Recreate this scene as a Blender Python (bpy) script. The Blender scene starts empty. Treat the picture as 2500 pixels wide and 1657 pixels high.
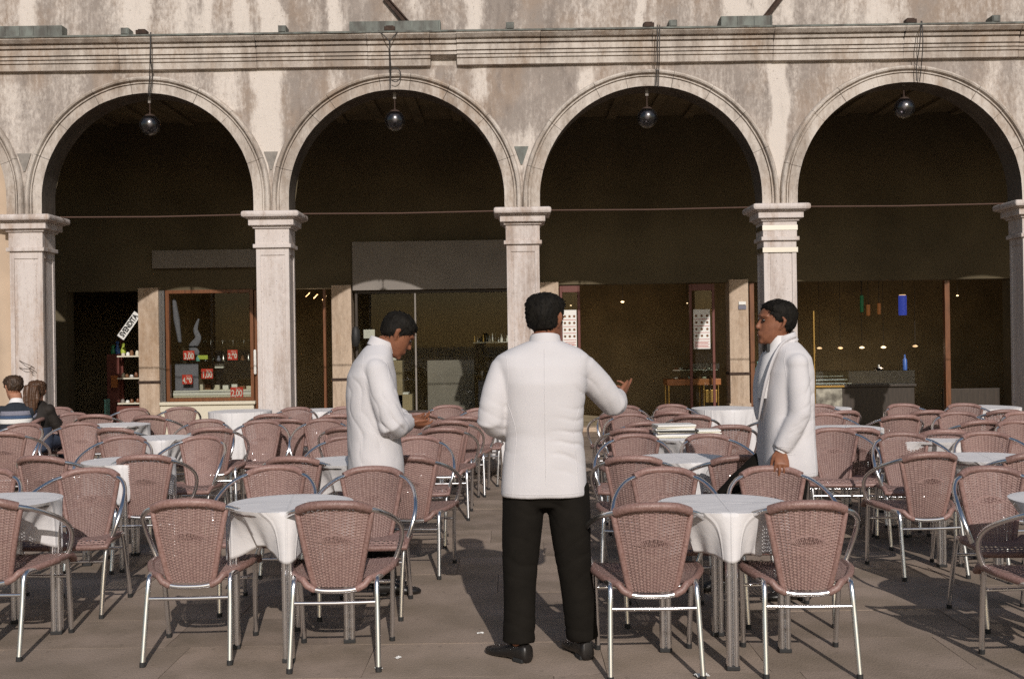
import bpy, bmesh, math, random
from mathutils import Vector, Matrix, noise, Euler

random.seed(7)
PI = math.pi
R = math.radians
sc = bpy.context.scene
COL = sc.collection

# ------------------------------------------------------------------ camera, sky, sun, exposure
cam_d = bpy.data.cameras.new('camera')
cam = bpy.data.objects.new('camera', cam_d)
COL.objects.link(cam)
cam.location = (0, 0, 1.47)
cam.rotation_euler = Matrix.Rotation(R(90), 4, 'X').to_euler()
ROLL = 0.0145
cam.matrix_world = Matrix.Translation((0, 0, 1.47)) @ Matrix.Rotation(R(90), 4, 'X') @ Matrix.Rotation(-ROLL, 4, 'Z')
cam_d.sensor_width = 36
cam_d.lens = 36 * 2500 / 2366
cam_d.clip_start = 0.05
cam_d.clip_end = 600
sc.camera = cam

SUN_EL, SUN_AZ = 29.0, 9.5          # degrees above the horizon; degrees right of straight behind the camera
w = bpy.data.worlds.new("World")
sc.world = w
w.use_nodes = True
nt = w.node_tree
bg = nt.nodes['Background']
sky = nt.nodes.new('ShaderNodeTexSky')
sky.sky_type = 'NISHITA'
sky.sun_disc = False
sky.sun_elevation = R(SUN_EL)
sky.sun_rotation = R(180 - SUN_AZ)
sky.air_density = 1.2
sky.dust_density = 1.5
nt.links.new(sky.outputs[0], bg.inputs[0])
bg.inputs[1].default_value = 0.068

sl = bpy.data.lights.new('sun', 'SUN')
sl.energy = 3.1
sl.angle = R(0.5)
sl.color = (1.0, 0.928, 0.872)
so = bpy.data.objects.new('sun', sl)
COL.objects.link(so)
sdir = Vector((-math.sin(R(SUN_AZ)) * math.cos(R(SUN_EL)), math.cos(R(SUN_AZ)) * math.cos(R(SUN_EL)), -math.sin(R(SUN_EL))))
so.rotation_euler = sdir.to_track_quat('-Z', 'Y').to_euler()
so.location = (2, -10, 8)

vs = sc.view_settings
vs.view_transform = 'Standard'
vs.look = 'None'
vs.exposure = 0.0
vs.gamma = 1.0
vs.use_curve_mapping = False
sc.cycles.max_bounces = 8
sc.cycles.transparent_max_bounces = 12
sc.cycles.use_denoising = False
sc.cycles.caustics_reflective = False
sc.cycles.caustics_refractive = False

# ------------------------------------------------------------------ materials
MATS = {}
def mat(name, col, rough=0.6, metal=0.0, var=0.0, vscale=8.0, bump=0.0, bscale=40.0, spec=0.5, stretch=(1, 1, 1), col2=None,
        coord='Object', bdist=0.004, sheen=0.0, detail=6, wear=0.0, spots=0.0):
    """Principled material with optional noise variation between col and col2 and a noise bump."""
    m = bpy.data.materials.new(name)
    m.use_nodes = True
    n = m.node_tree
    b = n.nodes['Principled BSDF']
    b.inputs['Roughness'].default_value = rough
    b.inputs['Metallic'].default_value = metal
    b.inputs['Specular IOR Level'].default_value = spec
    if sheen:
        b.inputs['Sheen Weight'].default_value = sheen
    b.inputs['Base Color'].default_value = (*col, 1)
    if var or bump:
        tc = n.nodes.new('ShaderNodeTexCoord')
        mp = n.nodes.new('ShaderNodeMapping')
        mp.inputs['Scale'].default_value = stretch
        n.links.new(tc.outputs[coord], mp.inputs[0])
    if var:
        no = n.nodes.new('ShaderNodeTexNoise')
        no.inputs['Scale'].default_value = vscale
        no.inputs['Detail'].default_value = detail
        n.links.new(mp.outputs[0], no.inputs['Vector'])
        cr = n.nodes.new('ShaderNodeValToRGB')
        c2 = col2 or tuple(c * (1 - var) for c in col)
        cr.color_ramp.elements[0].position = 0.35
        cr.color_ramp.elements[1].position = 0.65
        cr.color_ramp.elements[0].color = (*c2, 1)
        cr.color_ramp.elements[1].color = (*col, 1)
        n.links.new(no.outputs['Fac'], cr.inputs[0])
        n.links.new(cr.outputs[0], b.inputs['Base Color'])
    if bump:
        nb = n.nodes.new('ShaderNodeTexNoise')
        nb.inputs['Scale'].default_value = bscale
        nb.inputs['Detail'].default_value = 5
        n.links.new(mp.outputs[0], nb.inputs['Vector'])
        bp = n.nodes.new('ShaderNodeBump')
        bp.inputs['Strength'].default_value = bump
        bp.inputs['Distance'].default_value = bdist
        n.links.new(nb.outputs['Fac'], bp.inputs['Height'])
        n.links.new(bp.outputs[0], b.inputs['Normal'])
    if spots:           # trodden-in gum and stains with outlines of their own
        vo = n.nodes.new('ShaderNodeTexNoise')
        vo.inputs['Scale'].default_value = 17
        vo.inputs['Detail'].default_value = 2
        n.links.new(tc.outputs[coord], vo.inputs['Vector'])
        sr = n.nodes.new('ShaderNodeMapRange')
        sr.clamp = True
        sr.inputs[1].default_value, sr.inputs[2].default_value = 0.66, 0.71
        sr.inputs[3].default_value, sr.inputs[4].default_value = 0.0, spots
        n.links.new(vo.outputs['Fac'], sr.inputs[0])
        mx = n.nodes.new('ShaderNodeMix')
        mx.data_type = 'RGBA'
        n.links.new(sr.outputs[0], mx.inputs[0])
        n.links.new(b.inputs['Base Color'].links[0].from_socket, mx.inputs[6])
        mx.inputs[7].default_value = (*(c * 0.45 for c in col), 1)
        n.links.new(mx.outputs[2], b.inputs['Base Color'])
    if wear:            # each piece a little more faded or darker than the next
        oi = n.nodes.new('ShaderNodeObjectInfo')
        mr = n.nodes.new('ShaderNodeMapRange')
        mr.inputs[3].default_value = 1 - wear
        mr.inputs[4].default_value = 1 + wear * 0.7
        n.links.new(oi.outputs['Random'], mr.inputs[0])
        hs = n.nodes.new('ShaderNodeHueSaturation')
        n.links.new(mr.outputs[0], hs.inputs['Value'])
        if b.inputs['Base Color'].links:
            n.links.new(b.inputs['Base Color'].links[0].from_socket, hs.inputs['Color'])
        else:
            hs.inputs['Color'].default_value = (*col, 1)
        n.links.new(hs.outputs[0], b.inputs['Base Color'])
    MATS[name] = m
    return m

def emit(name, col, strength):
    m = bpy.data.materials.new(name)
    m.use_nodes = True
    b = m.node_tree.nodes['Principled BSDF']
    b.inputs['Base Color'].default_value = (*col, 1)
    b.inputs['Emission Color'].default_value = (*col, 1)
    b.inputs['Emission Strength'].default_value = strength
    return m

def thin_glass(name, tint=(0.9, 0.92, 0.9), rough=0.02, base=0.06):
    m = bpy.data.materials.new(name)
    m.use_nodes = True
    n = m.node_tree
    n.nodes.remove(n.nodes['Principled BSDF'])
    out = n.nodes['Material Output']
    tr = n.nodes.new('ShaderNodeBsdfTransparent')
    tr.inputs[0].default_value = (*tint, 1)
    gl = n.nodes.new('ShaderNodeBsdfGlossy')
    gl.inputs['Roughness'].default_value = rough
    fr = n.nodes.new('ShaderNodeFresnel')
    fr.inputs[0].default_value = 1.5
    ad = n.nodes.new('ShaderNodeMath')
    ad.operation = 'MULTIPLY'
    ad.inputs[1].default_value = base / 0.04
    n.links.new(fr.outputs[0], ad.inputs[0])
    mx = n.nodes.new('ShaderNodeMixShader')
    n.links.new(ad.outputs[0], mx.inputs[0])
    n.links.new(tr.outputs[0], mx.inputs[1])
    n.links.new(gl.outputs[0], mx.inputs[2])
    n.links.new(mx.outputs[0], out.inputs[0])
    return m

def stone_material(name, clean, dirty, use_attr, lo=0.4, hi=0.62, streak=(2.6, 2.6, 0.32), fine=0.5):
    """Weathered Istrian stone: pale stone, grey-brown crust in vertical runs, rust-coloured spots, pitted relief.
    With use_attr the vertex attribute 'clean' says where rain has washed the crust away."""
    m = bpy.data.materials.new(name)
    m.use_nodes = True
    n = m.node_tree
    b = n.nodes['Principled BSDF']
    b.inputs['Roughness'].default_value = 0.85
    b.inputs['Specular IOR Level'].default_value = 0.25
    tc = n.nodes.new('ShaderNodeTexCoord')
    def noise_node(scale, stretch=(1, 1, 1), detail=6, rough=0.6, off=0.0):
        mp = n.nodes.new('ShaderNodeMapping')
        mp.inputs['Scale'].default_value = stretch
        mp.inputs['Location'].default_value = (off, off, off)
        n.links.new(tc.outputs['Object'], mp.inputs[0])
        t = n.nodes.new('ShaderNodeTexNoise')
        t.inputs['Scale'].default_value = scale
        t.inputs['Detail'].default_value = detail
        t.inputs['Roughness'].default_value = rough
        n.links.new(mp.outputs[0], t.inputs['Vector'])
        return t.outputs['Fac']
    def math_(op, a, bb, clamp=False):
        k = n.nodes.new('ShaderNodeMath')
        k.operation = op
        k.use_clamp = clamp
        for i, v in enumerate((a, bb)):
            if isinstance(v, (int, float)):
                k.inputs[i].default_value = v
            else:
                n.links.new(v, k.inputs[i])
        return k.outputs[0]
    def mixc(f, c1, c2):
        k = n.nodes.new('ShaderNodeMix')
        k.data_type = 'RGBA'
        n.links.new(f, k.inputs[0])
        for i, v in ((6, c1), (7, c2)):
            if isinstance(v, tuple):
                k.inputs[i].default_value = (*v, 1)
            else:
                n.links.new(v, k.inputs[i])
        return k.outputs[2]
    def ramp(f, a, c):
        k = n.nodes.new('ShaderNodeMapRange')
        k.clamp = True
        k.interpolation_type = 'SMOOTHSTEP'
        n.links.new(f, k.inputs[0])
        k.inputs[1].default_value = a
        k.inputs[2].default_value = c
        return k.outputs[0]
    runs = noise_node(1.0, streak, 7, 0.62)
    patch = noise_node(0.9, (1, 1, 0.6), 6, 0.6, 4.0)
    grain = noise_node(26.0, (1, 1, 0.5), 6, 0.7, 2.0)
    runs2 = noise_node(1.0, (9, 9, 0.45), 7, 0.65, 7.0)
    f = math_('ADD', math_('MULTIPLY', runs, 0.40), math_('MULTIPLY', patch, 0.30))
    f = math_('ADD', f, math_('MULTIPLY', runs2, 0.30))
    f = math_('ADD', f, math_('MULTIPLY', math_('SUBTRACT', grain, 0.5), 0.25 * fine * 2))
    if use_attr:
        at = n.nodes.new('ShaderNodeAttribute')
        at.attribute_name = 'clean'
        f = math_('ADD', f, math_('MULTIPLY', math_('SUBTRACT', at.outputs['Fac'], 0.4), 0.34))
    f = ramp(f, lo, hi)
    mid = tuple((a * 0.45 + c * 0.55) for a, c in zip(clean, dirty))
    warm = (dirty[0] * 1.08, dirty[1] * 0.99, dirty[2] * 0.90)
    dcol = mixc(ramp(noise_node(1.7, (1, 1, 0.7), 5, 0.6, 9.0), 0.42, 0.62), dirty, warm)
    dcol = mixc(math_('MULTIPLY', ramp(noise_node(5.0, (1, 1, 0.6), 6, 0.7, 11.0), 0.5, 0.68), 0.6), dcol, tuple(c * 1.45 for c in dirty))
    dcol = mixc(math_('MULTIPLY', ramp(noise_node(3.1, (1, 1, 0.35), 6, 0.7, 15.0), 0.52, 0.7), 0.6), dcol, (dirty[0] * .52, dirty[1] * .5, dirty[2] * .5))
    col = mixc(f, dcol, clean)
    col = mixc(math_('MULTIPLY', ramp(noise_node(7.0, (1, 1, 0.25), 6, 0.7, 6.0), 0.52, 0.74), 0.4), col, mid)
    spots = ramp(noise_node(48.0, (1, 1, 0.7), 3, 0.6, 1.0), 0.62, 0.72)
    col = mixc(math_('MULTIPLY', spots, 0.5), col, (0.13, 0.10, 0.08))
    n.links.new(col, b.inputs['Base Color'])
    bp = n.nodes.new('ShaderNodeBump')
    bp.inputs['Strength'].default_value = 0.5
    bp.inputs['Distance'].default_value = 0.012
    hgt = math_('ADD', math_('MULTIPLY', grain, 0.6), math_('MULTIPLY', noise_node(7.0, (1, 1, 1), 8, 0.7, 3.0), 0.8))
    n.links.new(hgt, bp.inputs['Height'])
    n.links.new(bp.outputs[0], b.inputs['Normal'])
    return m

M_wall = stone_material('weathered_wall_stone', (0.64, 0.585, 0.53), (0.285, 0.248, 0.22), True, 0.36, 0.64, fine=0.95)
M_trim = stone_material('carved_trim_stone', (0.60, 0.55, 0.495), (0.31, 0.265, 0.225), False, 0.40, 0.62, (2.2, 2.2, 1.2))
M_col = stone_material('column_stone', (0.62, 0.565, 0.535), (0.36, 0.295, 0.255), False, 0.37, 0.56, (6, 6, 0.5), 0.4)
M_soffit = stone_material('dark_soffit_stone', (0.13, 0.11, 0.09), (0.075, 0.062, 0.05), False, 0.40, 0.60, (2.2, 2.2, 1.2))  # arch undersides in much darker colours than the other trim
M_lead = mat('weathered_lead', (0.31, 0.285, 0.255), 0.8, 0, 0.4, 9, 0.3, 30)
M_pil = stone_material('pilaster_stone', (0.55, 0.44, 0.34), (0.34, 0.26, 0.19), False, 0.38, 0.58, (4, 4, 0.8))
M_copper = mat('verdigris_copper', (0.185, 0.205, 0.185), 0.75, 0, 0.5, 9, 0.4, 30, col2=(0.09, 0.088, 0.078), stretch=(1, 1, .5))
M_pave = mat('trachyte_paving', (0.365, 0.288, 0.232), 0.85, 0, 0.3, 2.2, 0.7, 90, spec=0.25, col2=(0.25, 0.198, 0.150), bdist=0.005, detail=10, wear=0.15, spots=0.45)
M_pave2 = mat('trachyte_paving_dark', (0.325, 0.255, 0.205), 0.85, 0, 0.3, 3.6, 0.7, 90, spec=0.25, col2=(0.22, 0.174, 0.132), bdist=0.005, detail=10, wear=0.15, spots=0.45)
M_joint = mat('paving_joint', (0.07, 0.057, 0.047), 0.95, 0, 0.3, 20)
M_metal = mat('polished_aluminium', (0.84, 0.84, 0.85), 0.24, 1.0)
M_rattan = mat('brown_rattan', (0.335, 0.226, 0.20), 0.5, 0, 0.25, 60, spec=0.35, col2=(0.27, 0.172, 0.155), wear=0.16)
M_rattan_dark = mat('brown_rattan_wrap', (0.31, 0.192, 0.17), 0.42, 0, 0.25, 90, 0.5, 160, spec=0.5, col2=(0.215, 0.122, 0.102), wear=0.14)
M_rubber = mat('black_rubber', (0.02, 0.02, 0.02), 0.7)
M_cloth = mat('white_table_cloth', (0.74, 0.725, 0.725), 0.85, 0, 0.04, 5, 0.25, 90, spec=0.15, bdist=0.002)
def pressed_folds(m):
    n = m.node_tree
    b = n.nodes['Principled BSDF']
    tc = n.nodes.new('ShaderNodeTexCoord')
    sp = n.nodes.new('ShaderNodeSeparateXYZ')
    n.links.new(tc.outputs['Object'], sp.inputs[0])
    outs = []
    for k in (0, 1):
        ad = n.nodes.new('ShaderNodeMath'); ad.operation = 'PINGPONG'; ad.inputs[1].default_value = 0.14
        n.links.new(sp.outputs[k], ad.inputs[0])
        mr = n.nodes.new('ShaderNodeMapRange'); mr.clamp = True
        mr.inputs[1].default_value = 0.0; mr.inputs[2].default_value = 0.007
        mr.inputs[3].default_value = 1.0; mr.inputs[4].default_value = 0.0
        n.links.new(ad.outputs[0], mr.inputs[0])
        outs.append(mr.outputs[0])
    mx = n.nodes.new('ShaderNodeMath'); mx.operation = 'MAXIMUM'
    n.links.new(outs[0], mx.inputs[0]); n.links.new(outs[1], mx.inputs[1])
    no = n.nodes.new('ShaderNodeTexNoise'); no.inputs['Scale'].default_value = 7; no.inputs['Detail'].default_value = 3
    n.links.new(tc.outputs['Object'], no.inputs['Vector'])
    a2 = n.nodes.new('ShaderNodeMath'); a2.operation = 'ADD'
    m3 = n.nodes.new('ShaderNodeMath'); m3.operation = 'MULTIPLY'; m3.inputs[1].default_value = 2.2
    n.links.new(no.outputs['Fac'], m3.inputs[0])
    n.links.new(mx.outputs[0], a2.inputs[0]); n.links.new(m3.outputs[0], a2.inputs[1])
    bp = n.nodes.new('ShaderNodeBump'); bp.inputs['Strength'].default_value = 0.55; bp.inputs['Distance'].default_value = 0.006
    n.links.new(a2.outputs[0], bp.inputs['Height'])
    old = b.inputs['Normal'].links[0].from_socket
    n.links.new(old, bp.inputs['Normal'])
    n.links.new(bp.outputs[0], b.inputs['Normal'])
pressed_folds(M_cloth)
M_jacket = mat('white_jacket_cloth', (0.625, 0.61, 0.62), 0.9, 0, 0.06, 7, 0.3, 120, spec=0.1, bdist=0.002)
M_shirt = mat('white_shirt_cloth', (0.72, 0.71, 0.71), 0.85, 0, 0, 8, 0.2, 60)
M_black = mat('black_trouser_cloth', (0.013, 0.0112, 0.009), 0.9, 0, 0.2, 14, 0.4, 18, spec=0.1, bdist=0.006)
M_shoe = mat('black_leather', (0.014, 0.012, 0.011), 0.38, 0, 0, 8, 0.2, 40)
M_skin = mat('brown_skin', (0.27, 0.112, 0.060), 0.5, 0, 0.2, 22, 0.25, 70, spec=0.4, col2=(0.20, 0.080, 0.043), bdist=0.002)
M_skin2 = mat('light_skin', (0.44, 0.22, 0.14), 0.5, 0, 0.15, 22, spec=0.35)
M_hair = mat('black_hair', (0.012, 0.010, 0.0075), 0.7, 0, 0.5, 60, 0.8, 170, spec=0.18, bdist=0.004, stretch=(1, 1, 0.3))
M_hair2 = mat('brown_hair', (0.070, 0.040, 0.023), 0.5, 0, 0.5, 40, 0.9, 90, spec=0.4, bdist=0.006, stretch=(1, 1, 0.2))
M_hair3 = mat('chestnut_hair', (0.105, 0.052, 0.027), 0.45, 0, 0.5, 40, 0.9, 90, spec=0.4, bdist=0.006, stretch=(1, 1, 0.15))
M_eye = mat('dark_eye', (0.02, 0.015, 0.012), 0.2)
M_dark = mat('dark_ochre_wall', (0.14, 0.113, 0.066), 0.95, 0, 0.4, 0.9, 0.3, 20, col2=(0.09, 0.072, 0.042))
M_room = mat('dark_room_wall', (0.42, 0.34, 0.215), 0.95, 0, 0.3, 2)
M_ceil = mat('old_timber_ceiling', (0.19, 0.15, 0.088), 0.95, 0, 0.4, 1.2)
M_grey = mat('grey_fascia_paint', (0.25, 0.225, 0.20), 0.7, 0, 0.15, 2.5)
M_steel = mat('brushed_steel', (0.62, 0.62, 0.62), 0.28, 1.0)
M_brass = mat('brass', (0.55, 0.36, 0.12), 0.32, 1.0)
M_wood = mat('varnished_wood', (0.20, 0.075, 0.028), 0.4, 0, 0.4, 6, 0, stretch=(6, 6, 0.6))
M_darkwood = mat('dark_stained_wood', (0.045, 0.032, 0.022), 0.5, 0, 0.4, 6, 0, stretch=(6, 6, 0.6))
M_orange_wood = mat('orange_wood', (0.38, 0.135, 0.035), 0.4, 0, 0.3, 6, 0, stretch=(1, 6, 6))
M_iron = mat('rusty_iron', (0.07, 0.042, 0.03), 0.8, 0.3, 0.5, 20)
M_cable = mat('black_cable', (0.025, 0.022, 0.02), 0.6)
M_curtain = mat('beige_canvas', (0.55, 0.43, 0.32), 0.9, 0, 0.12, 3, 0.2, 50, spec=0.1)
M_white = mat('white_paint', (0.78, 0.78, 0.75), 0.5)
M_cream = mat('cream_paint', (0.66, 0.62, 0.50), 0.5)
M_red = mat('red_card', (0.62, 0.05, 0.03), 0.5)
M_darkred = mat('dark_red_paint', (0.13, 0.035, 0.025), 0.5)
M_ink = mat('black_print', (0.02, 0.02, 0.02), 0.6)
M_print_red = mat('red_print', (0.42, 0.05, 0.035), 0.6)
M_lime = mat('lime_card', (0.45, 0.55, 0.08), 0.5)
M_blue = mat('blue_plastic', (0.05, 0.13, 0.42), 0.4)
M_green = mat('green_plastic', (0.03, 0.22, 0.10), 0.4)
M_teal = mat('teal_glass', (0.18, 0.45, 0.40), 0.2)
M_brownfood = mat('brown_pastry', (0.24, 0.11, 0.045), 0.7, 0, 0.5, 40)
M_navy = mat('navy_wool', (0.018, 0.024, 0.034), 0.95, 0, 0.2, 60, 0.4, 140)
M_wblue = mat('blue_wool', (0.05, 0.085, 0.16), 0.95, 0, 0.2, 60, 0.4, 140)
M_wgrey = mat('grey_wool', (0.22, 0.22, 0.27), 0.95, 0, 0.2, 60, 0.4, 140)
M_wwhite = mat('white_wool', (0.70, 0.69, 0.66), 0.95, 0, 0.1, 60, 0.4, 140)
M_brownjkt = mat('dark_brown_jacket', (0.017, 0.012, 0.009), 0.8, 0, 0.3, 12, 0.4, 30)
M_denim = mat('blue_denim', (0.045, 0.06, 0.10), 0.9, 0, 0.3, 20)
M_glass = thin_glass('shop_glass', (0.86, 0.87, 0.84), 0.02, 0.018)
M_caseglass = thin_glass('case_glass', (0.9, 0.94, 0.93), 0.03, 0.05)
M_smoke = thin_glass('smoked_globe_glass', (0.34, 0.32, 0.34), 0.25, 0.11)
M_lamp = emit('warm_lamp', (1.0, 0.72, 0.42), 2.2)
M_lampdim = emit('small_warm_lamp', (1.0, 0.66, 0.36), 0.9)
M_lblue = emit('blue_lantern', (0.06, 0.10, 0.62), 0.3)
M_lgreen = emit('green_lantern', (0.012, 0.11, 0.04), 0.2)
M_lorange = emit('orange_lantern', (0.30, 0.11, 0.03), 0.25)
M_silver = mat('silver_tray', (0.85, 0.86, 0.88), 0.22, 1.0)
M_marble = mat('mottled_marble', (0.42, 0.40, 0.33), 0.35, 0, 0.6, 9, col2=(0.12, 0.11, 0.09))

# ------------------------------------------------------------------ mesh helpers
class MB:
    """Collects shapes and links them as ONE mesh object."""
    def __init__(self):
        self.v, self.f = [], []
    def add(self, verts, faces):
        o = len(self.v)
        self.v += [tuple(p) for p in verts]
        self.f += [tuple(i + o for i in q) for q in faces]
        return self
    def box(self, x0, x1, y0, y1, z0, z1):
        return self.add([(x0, y0, z0), (x1, y0, z0), (x1, y1, z0), (x0, y1, z0), (x0, y0, z1), (x1, y0, z1), (x1, y1, z1), (x0, y1, z1)],
                        [(3, 2, 1, 0), (4, 5, 6, 7), (0, 1, 5, 4), (1, 2, 6, 5), (2, 3, 7, 6), (3, 0, 4, 7)])
    def loft(self, rings, caps=True):
        n = len(rings[0])
        vs_, fs_ = [], []
        for r in rings:
            vs_ += list(r)
        for i in range(len(rings) - 1):
            for j in range(n):
                a, b = i * n + j, i * n + (j + 1) % n
                fs_.append((a, b, b + n, a + n))
        if caps:
            c0 = sum((Vector(p) for p in rings[0]), Vector()) / n
            c1 = sum((Vector(p) for p in rings[-1]), Vector()) / n
            k = len(vs_)
            vs_ += [c0, c1]
            L = (len(rings) - 1) * n
            for j in range(n):
                fs_.append((k, (j + 1) % n, j))
                fs_.append((k + 1, L + j, L + (j + 1) % n))
        return self.add(vs_, fs_)
    def tube(self, pts, rad, n=10, ref=None, round_ends=False, flat=1.0):
        pts = [Vector(p) for p in pts]
        if not hasattr(rad, '__len__'):
            rad = [rad] * len(pts)
        rad = list(rad)
        tang = []
        for i in range(len(pts)):
            a, b = pts[max(i - 1, 0)], pts[min(i + 1, len(pts) - 1)]
            tang.append((b - a).normalized())
        u = Vector(ref) if ref else (Vector((0, 0, 1)) if abs(tang[0].z) < 0.9 else Vector((1, 0, 0)))
        u = (u - tang[0] * u.dot(tang[0])).normalized()
        rings = []
        seq = []
        for i, p in enumerate(pts):
            t = tang[i]
            u = (u - t * u.dot(t)).normalized()
            v = t.cross(u)
            seq.append((p, t, u.copy(), v, rad[i]))
        if round_ends:
            p, t, u0, v0, r = seq[0]
            pre = [(p - t * r * k, t, u0, v0, r * s) for k, s in ((0.96, 0.25), (0.75, 0.66), (0.4, 0.92))]
            p, t, u1, v1, r = seq[-1]
            post = [(p + t * r * k, t, u1, v1, r * s) for k, s in ((0.4, 0.92), (0.75, 0.66), (0.96, 0.25))]
            seq = pre + seq + post
        for p, t, u_, v_, r in seq:
            rings.append([p + u_ * math.cos(2 * PI * j / n) * r * flat + v_ * math.sin(2 * PI * j / n) * r for j in range(n)])
        return self.loft(rings)
    def ball(self, c, rx, ry=None, rz=None, n=16, m=10):
        ry = ry or rx
        rz = rz or rx
        rings = []
        for i in range(1, m):
            a = -PI / 2 + PI * i / m
            rings.append([(c[0] + rx * math.cos(a) * math.cos(2 * PI * j / n), c[1] + ry * math.cos(a) * math.sin(2 * PI * j / n), c[2] + rz * math.sin(a)) for j in range(n)])
        return self.loft(rings)
    def lathe(self, prof, c=(0, 0, 0), n=24):
        return self.loft([[(c[0] + r * math.cos(2 * PI * j / n), c[1] + r * math.sin(2 * PI * j / n), c[2] + z) for j in range(n)] for r, z in prof])
    def prism_x(self, prof, x0, x1):
        """closed (y, z) outline swept along x"""
        n = len(prof)
        vs_ = [(x0, y, z) for y, z in prof] + [(x1, y, z) for y, z in prof]
        fs_ = [(i, (i + 1) % n, (i + 1) % n + n, i + n) for i in range(n)]
        fs_ += [tuple(range(n - 1, -1, -1)), tuple(range(n, 2 * n))]
        return self.add(vs_, fs_)
    def build(self, name, m, parent=None, smooth=False, bevel=0.0, angle=40, loc=None, fix=True):
        me = bpy.data.meshes.new(name)
        me.from_pydata(self.v, [], self.f)
        if fix:
            bm = bmesh.new()
            bm.from_mesh(me)
            bmesh.ops.recalc_face_normals(bm, faces=bm.faces)
            bm.to_mesh(me)
            bm.free()
        me.materials.append(m)
        if smooth:
            me.polygons.foreach_set('use_smooth', [True] * len(me.polygons))
            me.set_sharp_from_angle(angle=R(angle))
        o = bpy.data.objects.new(name, me)
        COL.objects.link(o)
        if parent:
            o.parent = parent
        if loc:
            o.location = loc
        if bevel:
            b = o.modifiers.new('bevel', 'BEVEL')
            b.width = bevel
            b.segments = 2
            b.limit_method = 'ANGLE'
            b.angle_limit = R(50)
        return o

def tag(o, label, cat, group=None):
    o['label'] = label
    o['category'] = cat
    if group:
        o['group'] = group
    return o

def thing(name, label, cat, loc=(0, 0, 0), rz=0.0, group=None):
    o = bpy.data.objects.new(name, None)
    o.empty_display_size = 0.1
    COL.objects.link(o)
    o.location = loc
    o.rotation_euler = (0, 0, rz)
    return tag(o, label, cat, group)

def dup(root, loc, rz, label, group=None):
    r = root.copy()
    COL.objects.link(r)
    r.location = loc
    r.rotation_euler = (0, 0, rz)
    r['label'] = label
    if group:
        r['group'] = group
    for ch in list(root.children):
        c = ch.copy()
        COL.objects.link(c)
        c.parent = r
        for g in ch.children:
            d = g.copy()
            COL.objects.link(d)
            d.parent = c
    return r

def spline(pts, k=6):
    """Catmull-Rom through pts"""
    P = [Vector(p) for p in pts]
    out = []
    for i in range(len(P) - 1):
        p0, p1, p2, p3 = P[max(i - 1, 0)], P[i], P[i + 1], P[min(i + 2, len(P) - 1)]
        for j in range(k):
            t = j / k
            out.append(0.5 * ((2 * p1) + (p2 - p0) * t + (2 * p0 - 5 * p1 + 4 * p2 - p3) * t * t + (3 * p1 - p0 - 3 * p2 + p3) * t ** 3))
    out.append(P[-1])
    return out

def text_mesh(name, body, m, size, M, parent=None, extrude=0.002, bold=0.0, sx=1.0, align='CENTER'):
    cu = bpy.data.curves.new(name, 'FONT')
    cu.body = body
    cu.size = size
    cu.align_x = align
    cu.align_y = 'CENTER'
    cu.extrude = extrude
    cu.offset = bold
    o = bpy.data.objects.new(name, cu)
    COL.objects.link(o)
    bpy.context.view_layer.update()
    me = bpy.data.meshes.new_from_object(o.evaluated_get(bpy.context.evaluated_depsgraph_get()))
    bpy.data.objects.remove(o)
    me.transform(Matrix.Diagonal((sx, 1, 1, 1)))
    me.transform(M)
    me.materials.clear()
    me.materials.append(m)
    o = bpy.data.objects.new(name, me)
    COL.objects.link(o)
    if parent:
        o.parent = parent
    return o

def upright(x, y, z, tilt=0.0):
    """matrix that stands text up, facing the camera (-Y), turned by tilt in its own plane"""
    return Matrix.Translation((x, y, z)) @ Matrix.Rotation(R(90), 4, 'X') @ Matrix.Rotation(tilt, 4, 'Z')

def remesh(mb, voxel, smooth=2, disp=None):
    me = bpy.data.meshes.new('tmp')
    me.from_pydata(mb.v, [], mb.f)
    bm = bmesh.new()
    bm.from_mesh(me)
    bmesh.ops.recalc_face_normals(bm, faces=bm.faces)
    bm.to_mesh(me)
    bm.free()
    o = bpy.data.objects.new('tmp', me)
    COL.objects.link(o)
    md = o.modifiers.new('r', 'REMESH')
    md.mode = 'VOXEL'
    md.voxel_size = voxel
    bpy.context.view_layer.update()
    me2 = bpy.data.meshes.new_from_object(o.evaluated_get(bpy.context.evaluated_depsgraph_get()))
    bpy.data.objects.remove(o)
    bpy.data.meshes.remove(me)
    bm = bmesh.new()
    bm.from_mesh(me2)
    for _ in range(smooth):
        bmesh.ops.smooth_vert(bm, verts=bm.verts, factor=0.5, use_axis_x=True, use_axis_y=True, use_axis_z=True)
    if disp:
        bm.normal_update()
        mv = [(v, v.co + v.normal * disp(v.co, v.normal)) for v in bm.verts]
        for v, c in mv:
            v.co = c
    bm.to_mesh(me2)
    bm.free()
    return me2

def obj_from(me, name, m, parent=None):
    me.name = name
    me.materials.clear()
    me.materials.append(m)
    me.polygons.foreach_set('use_smooth', [True] * len(me.polygons))
    o = bpy.data.objects.new(name, me)
    COL.objects.link(o)
    if parent:
        o.parent = parent
    return o

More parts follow.
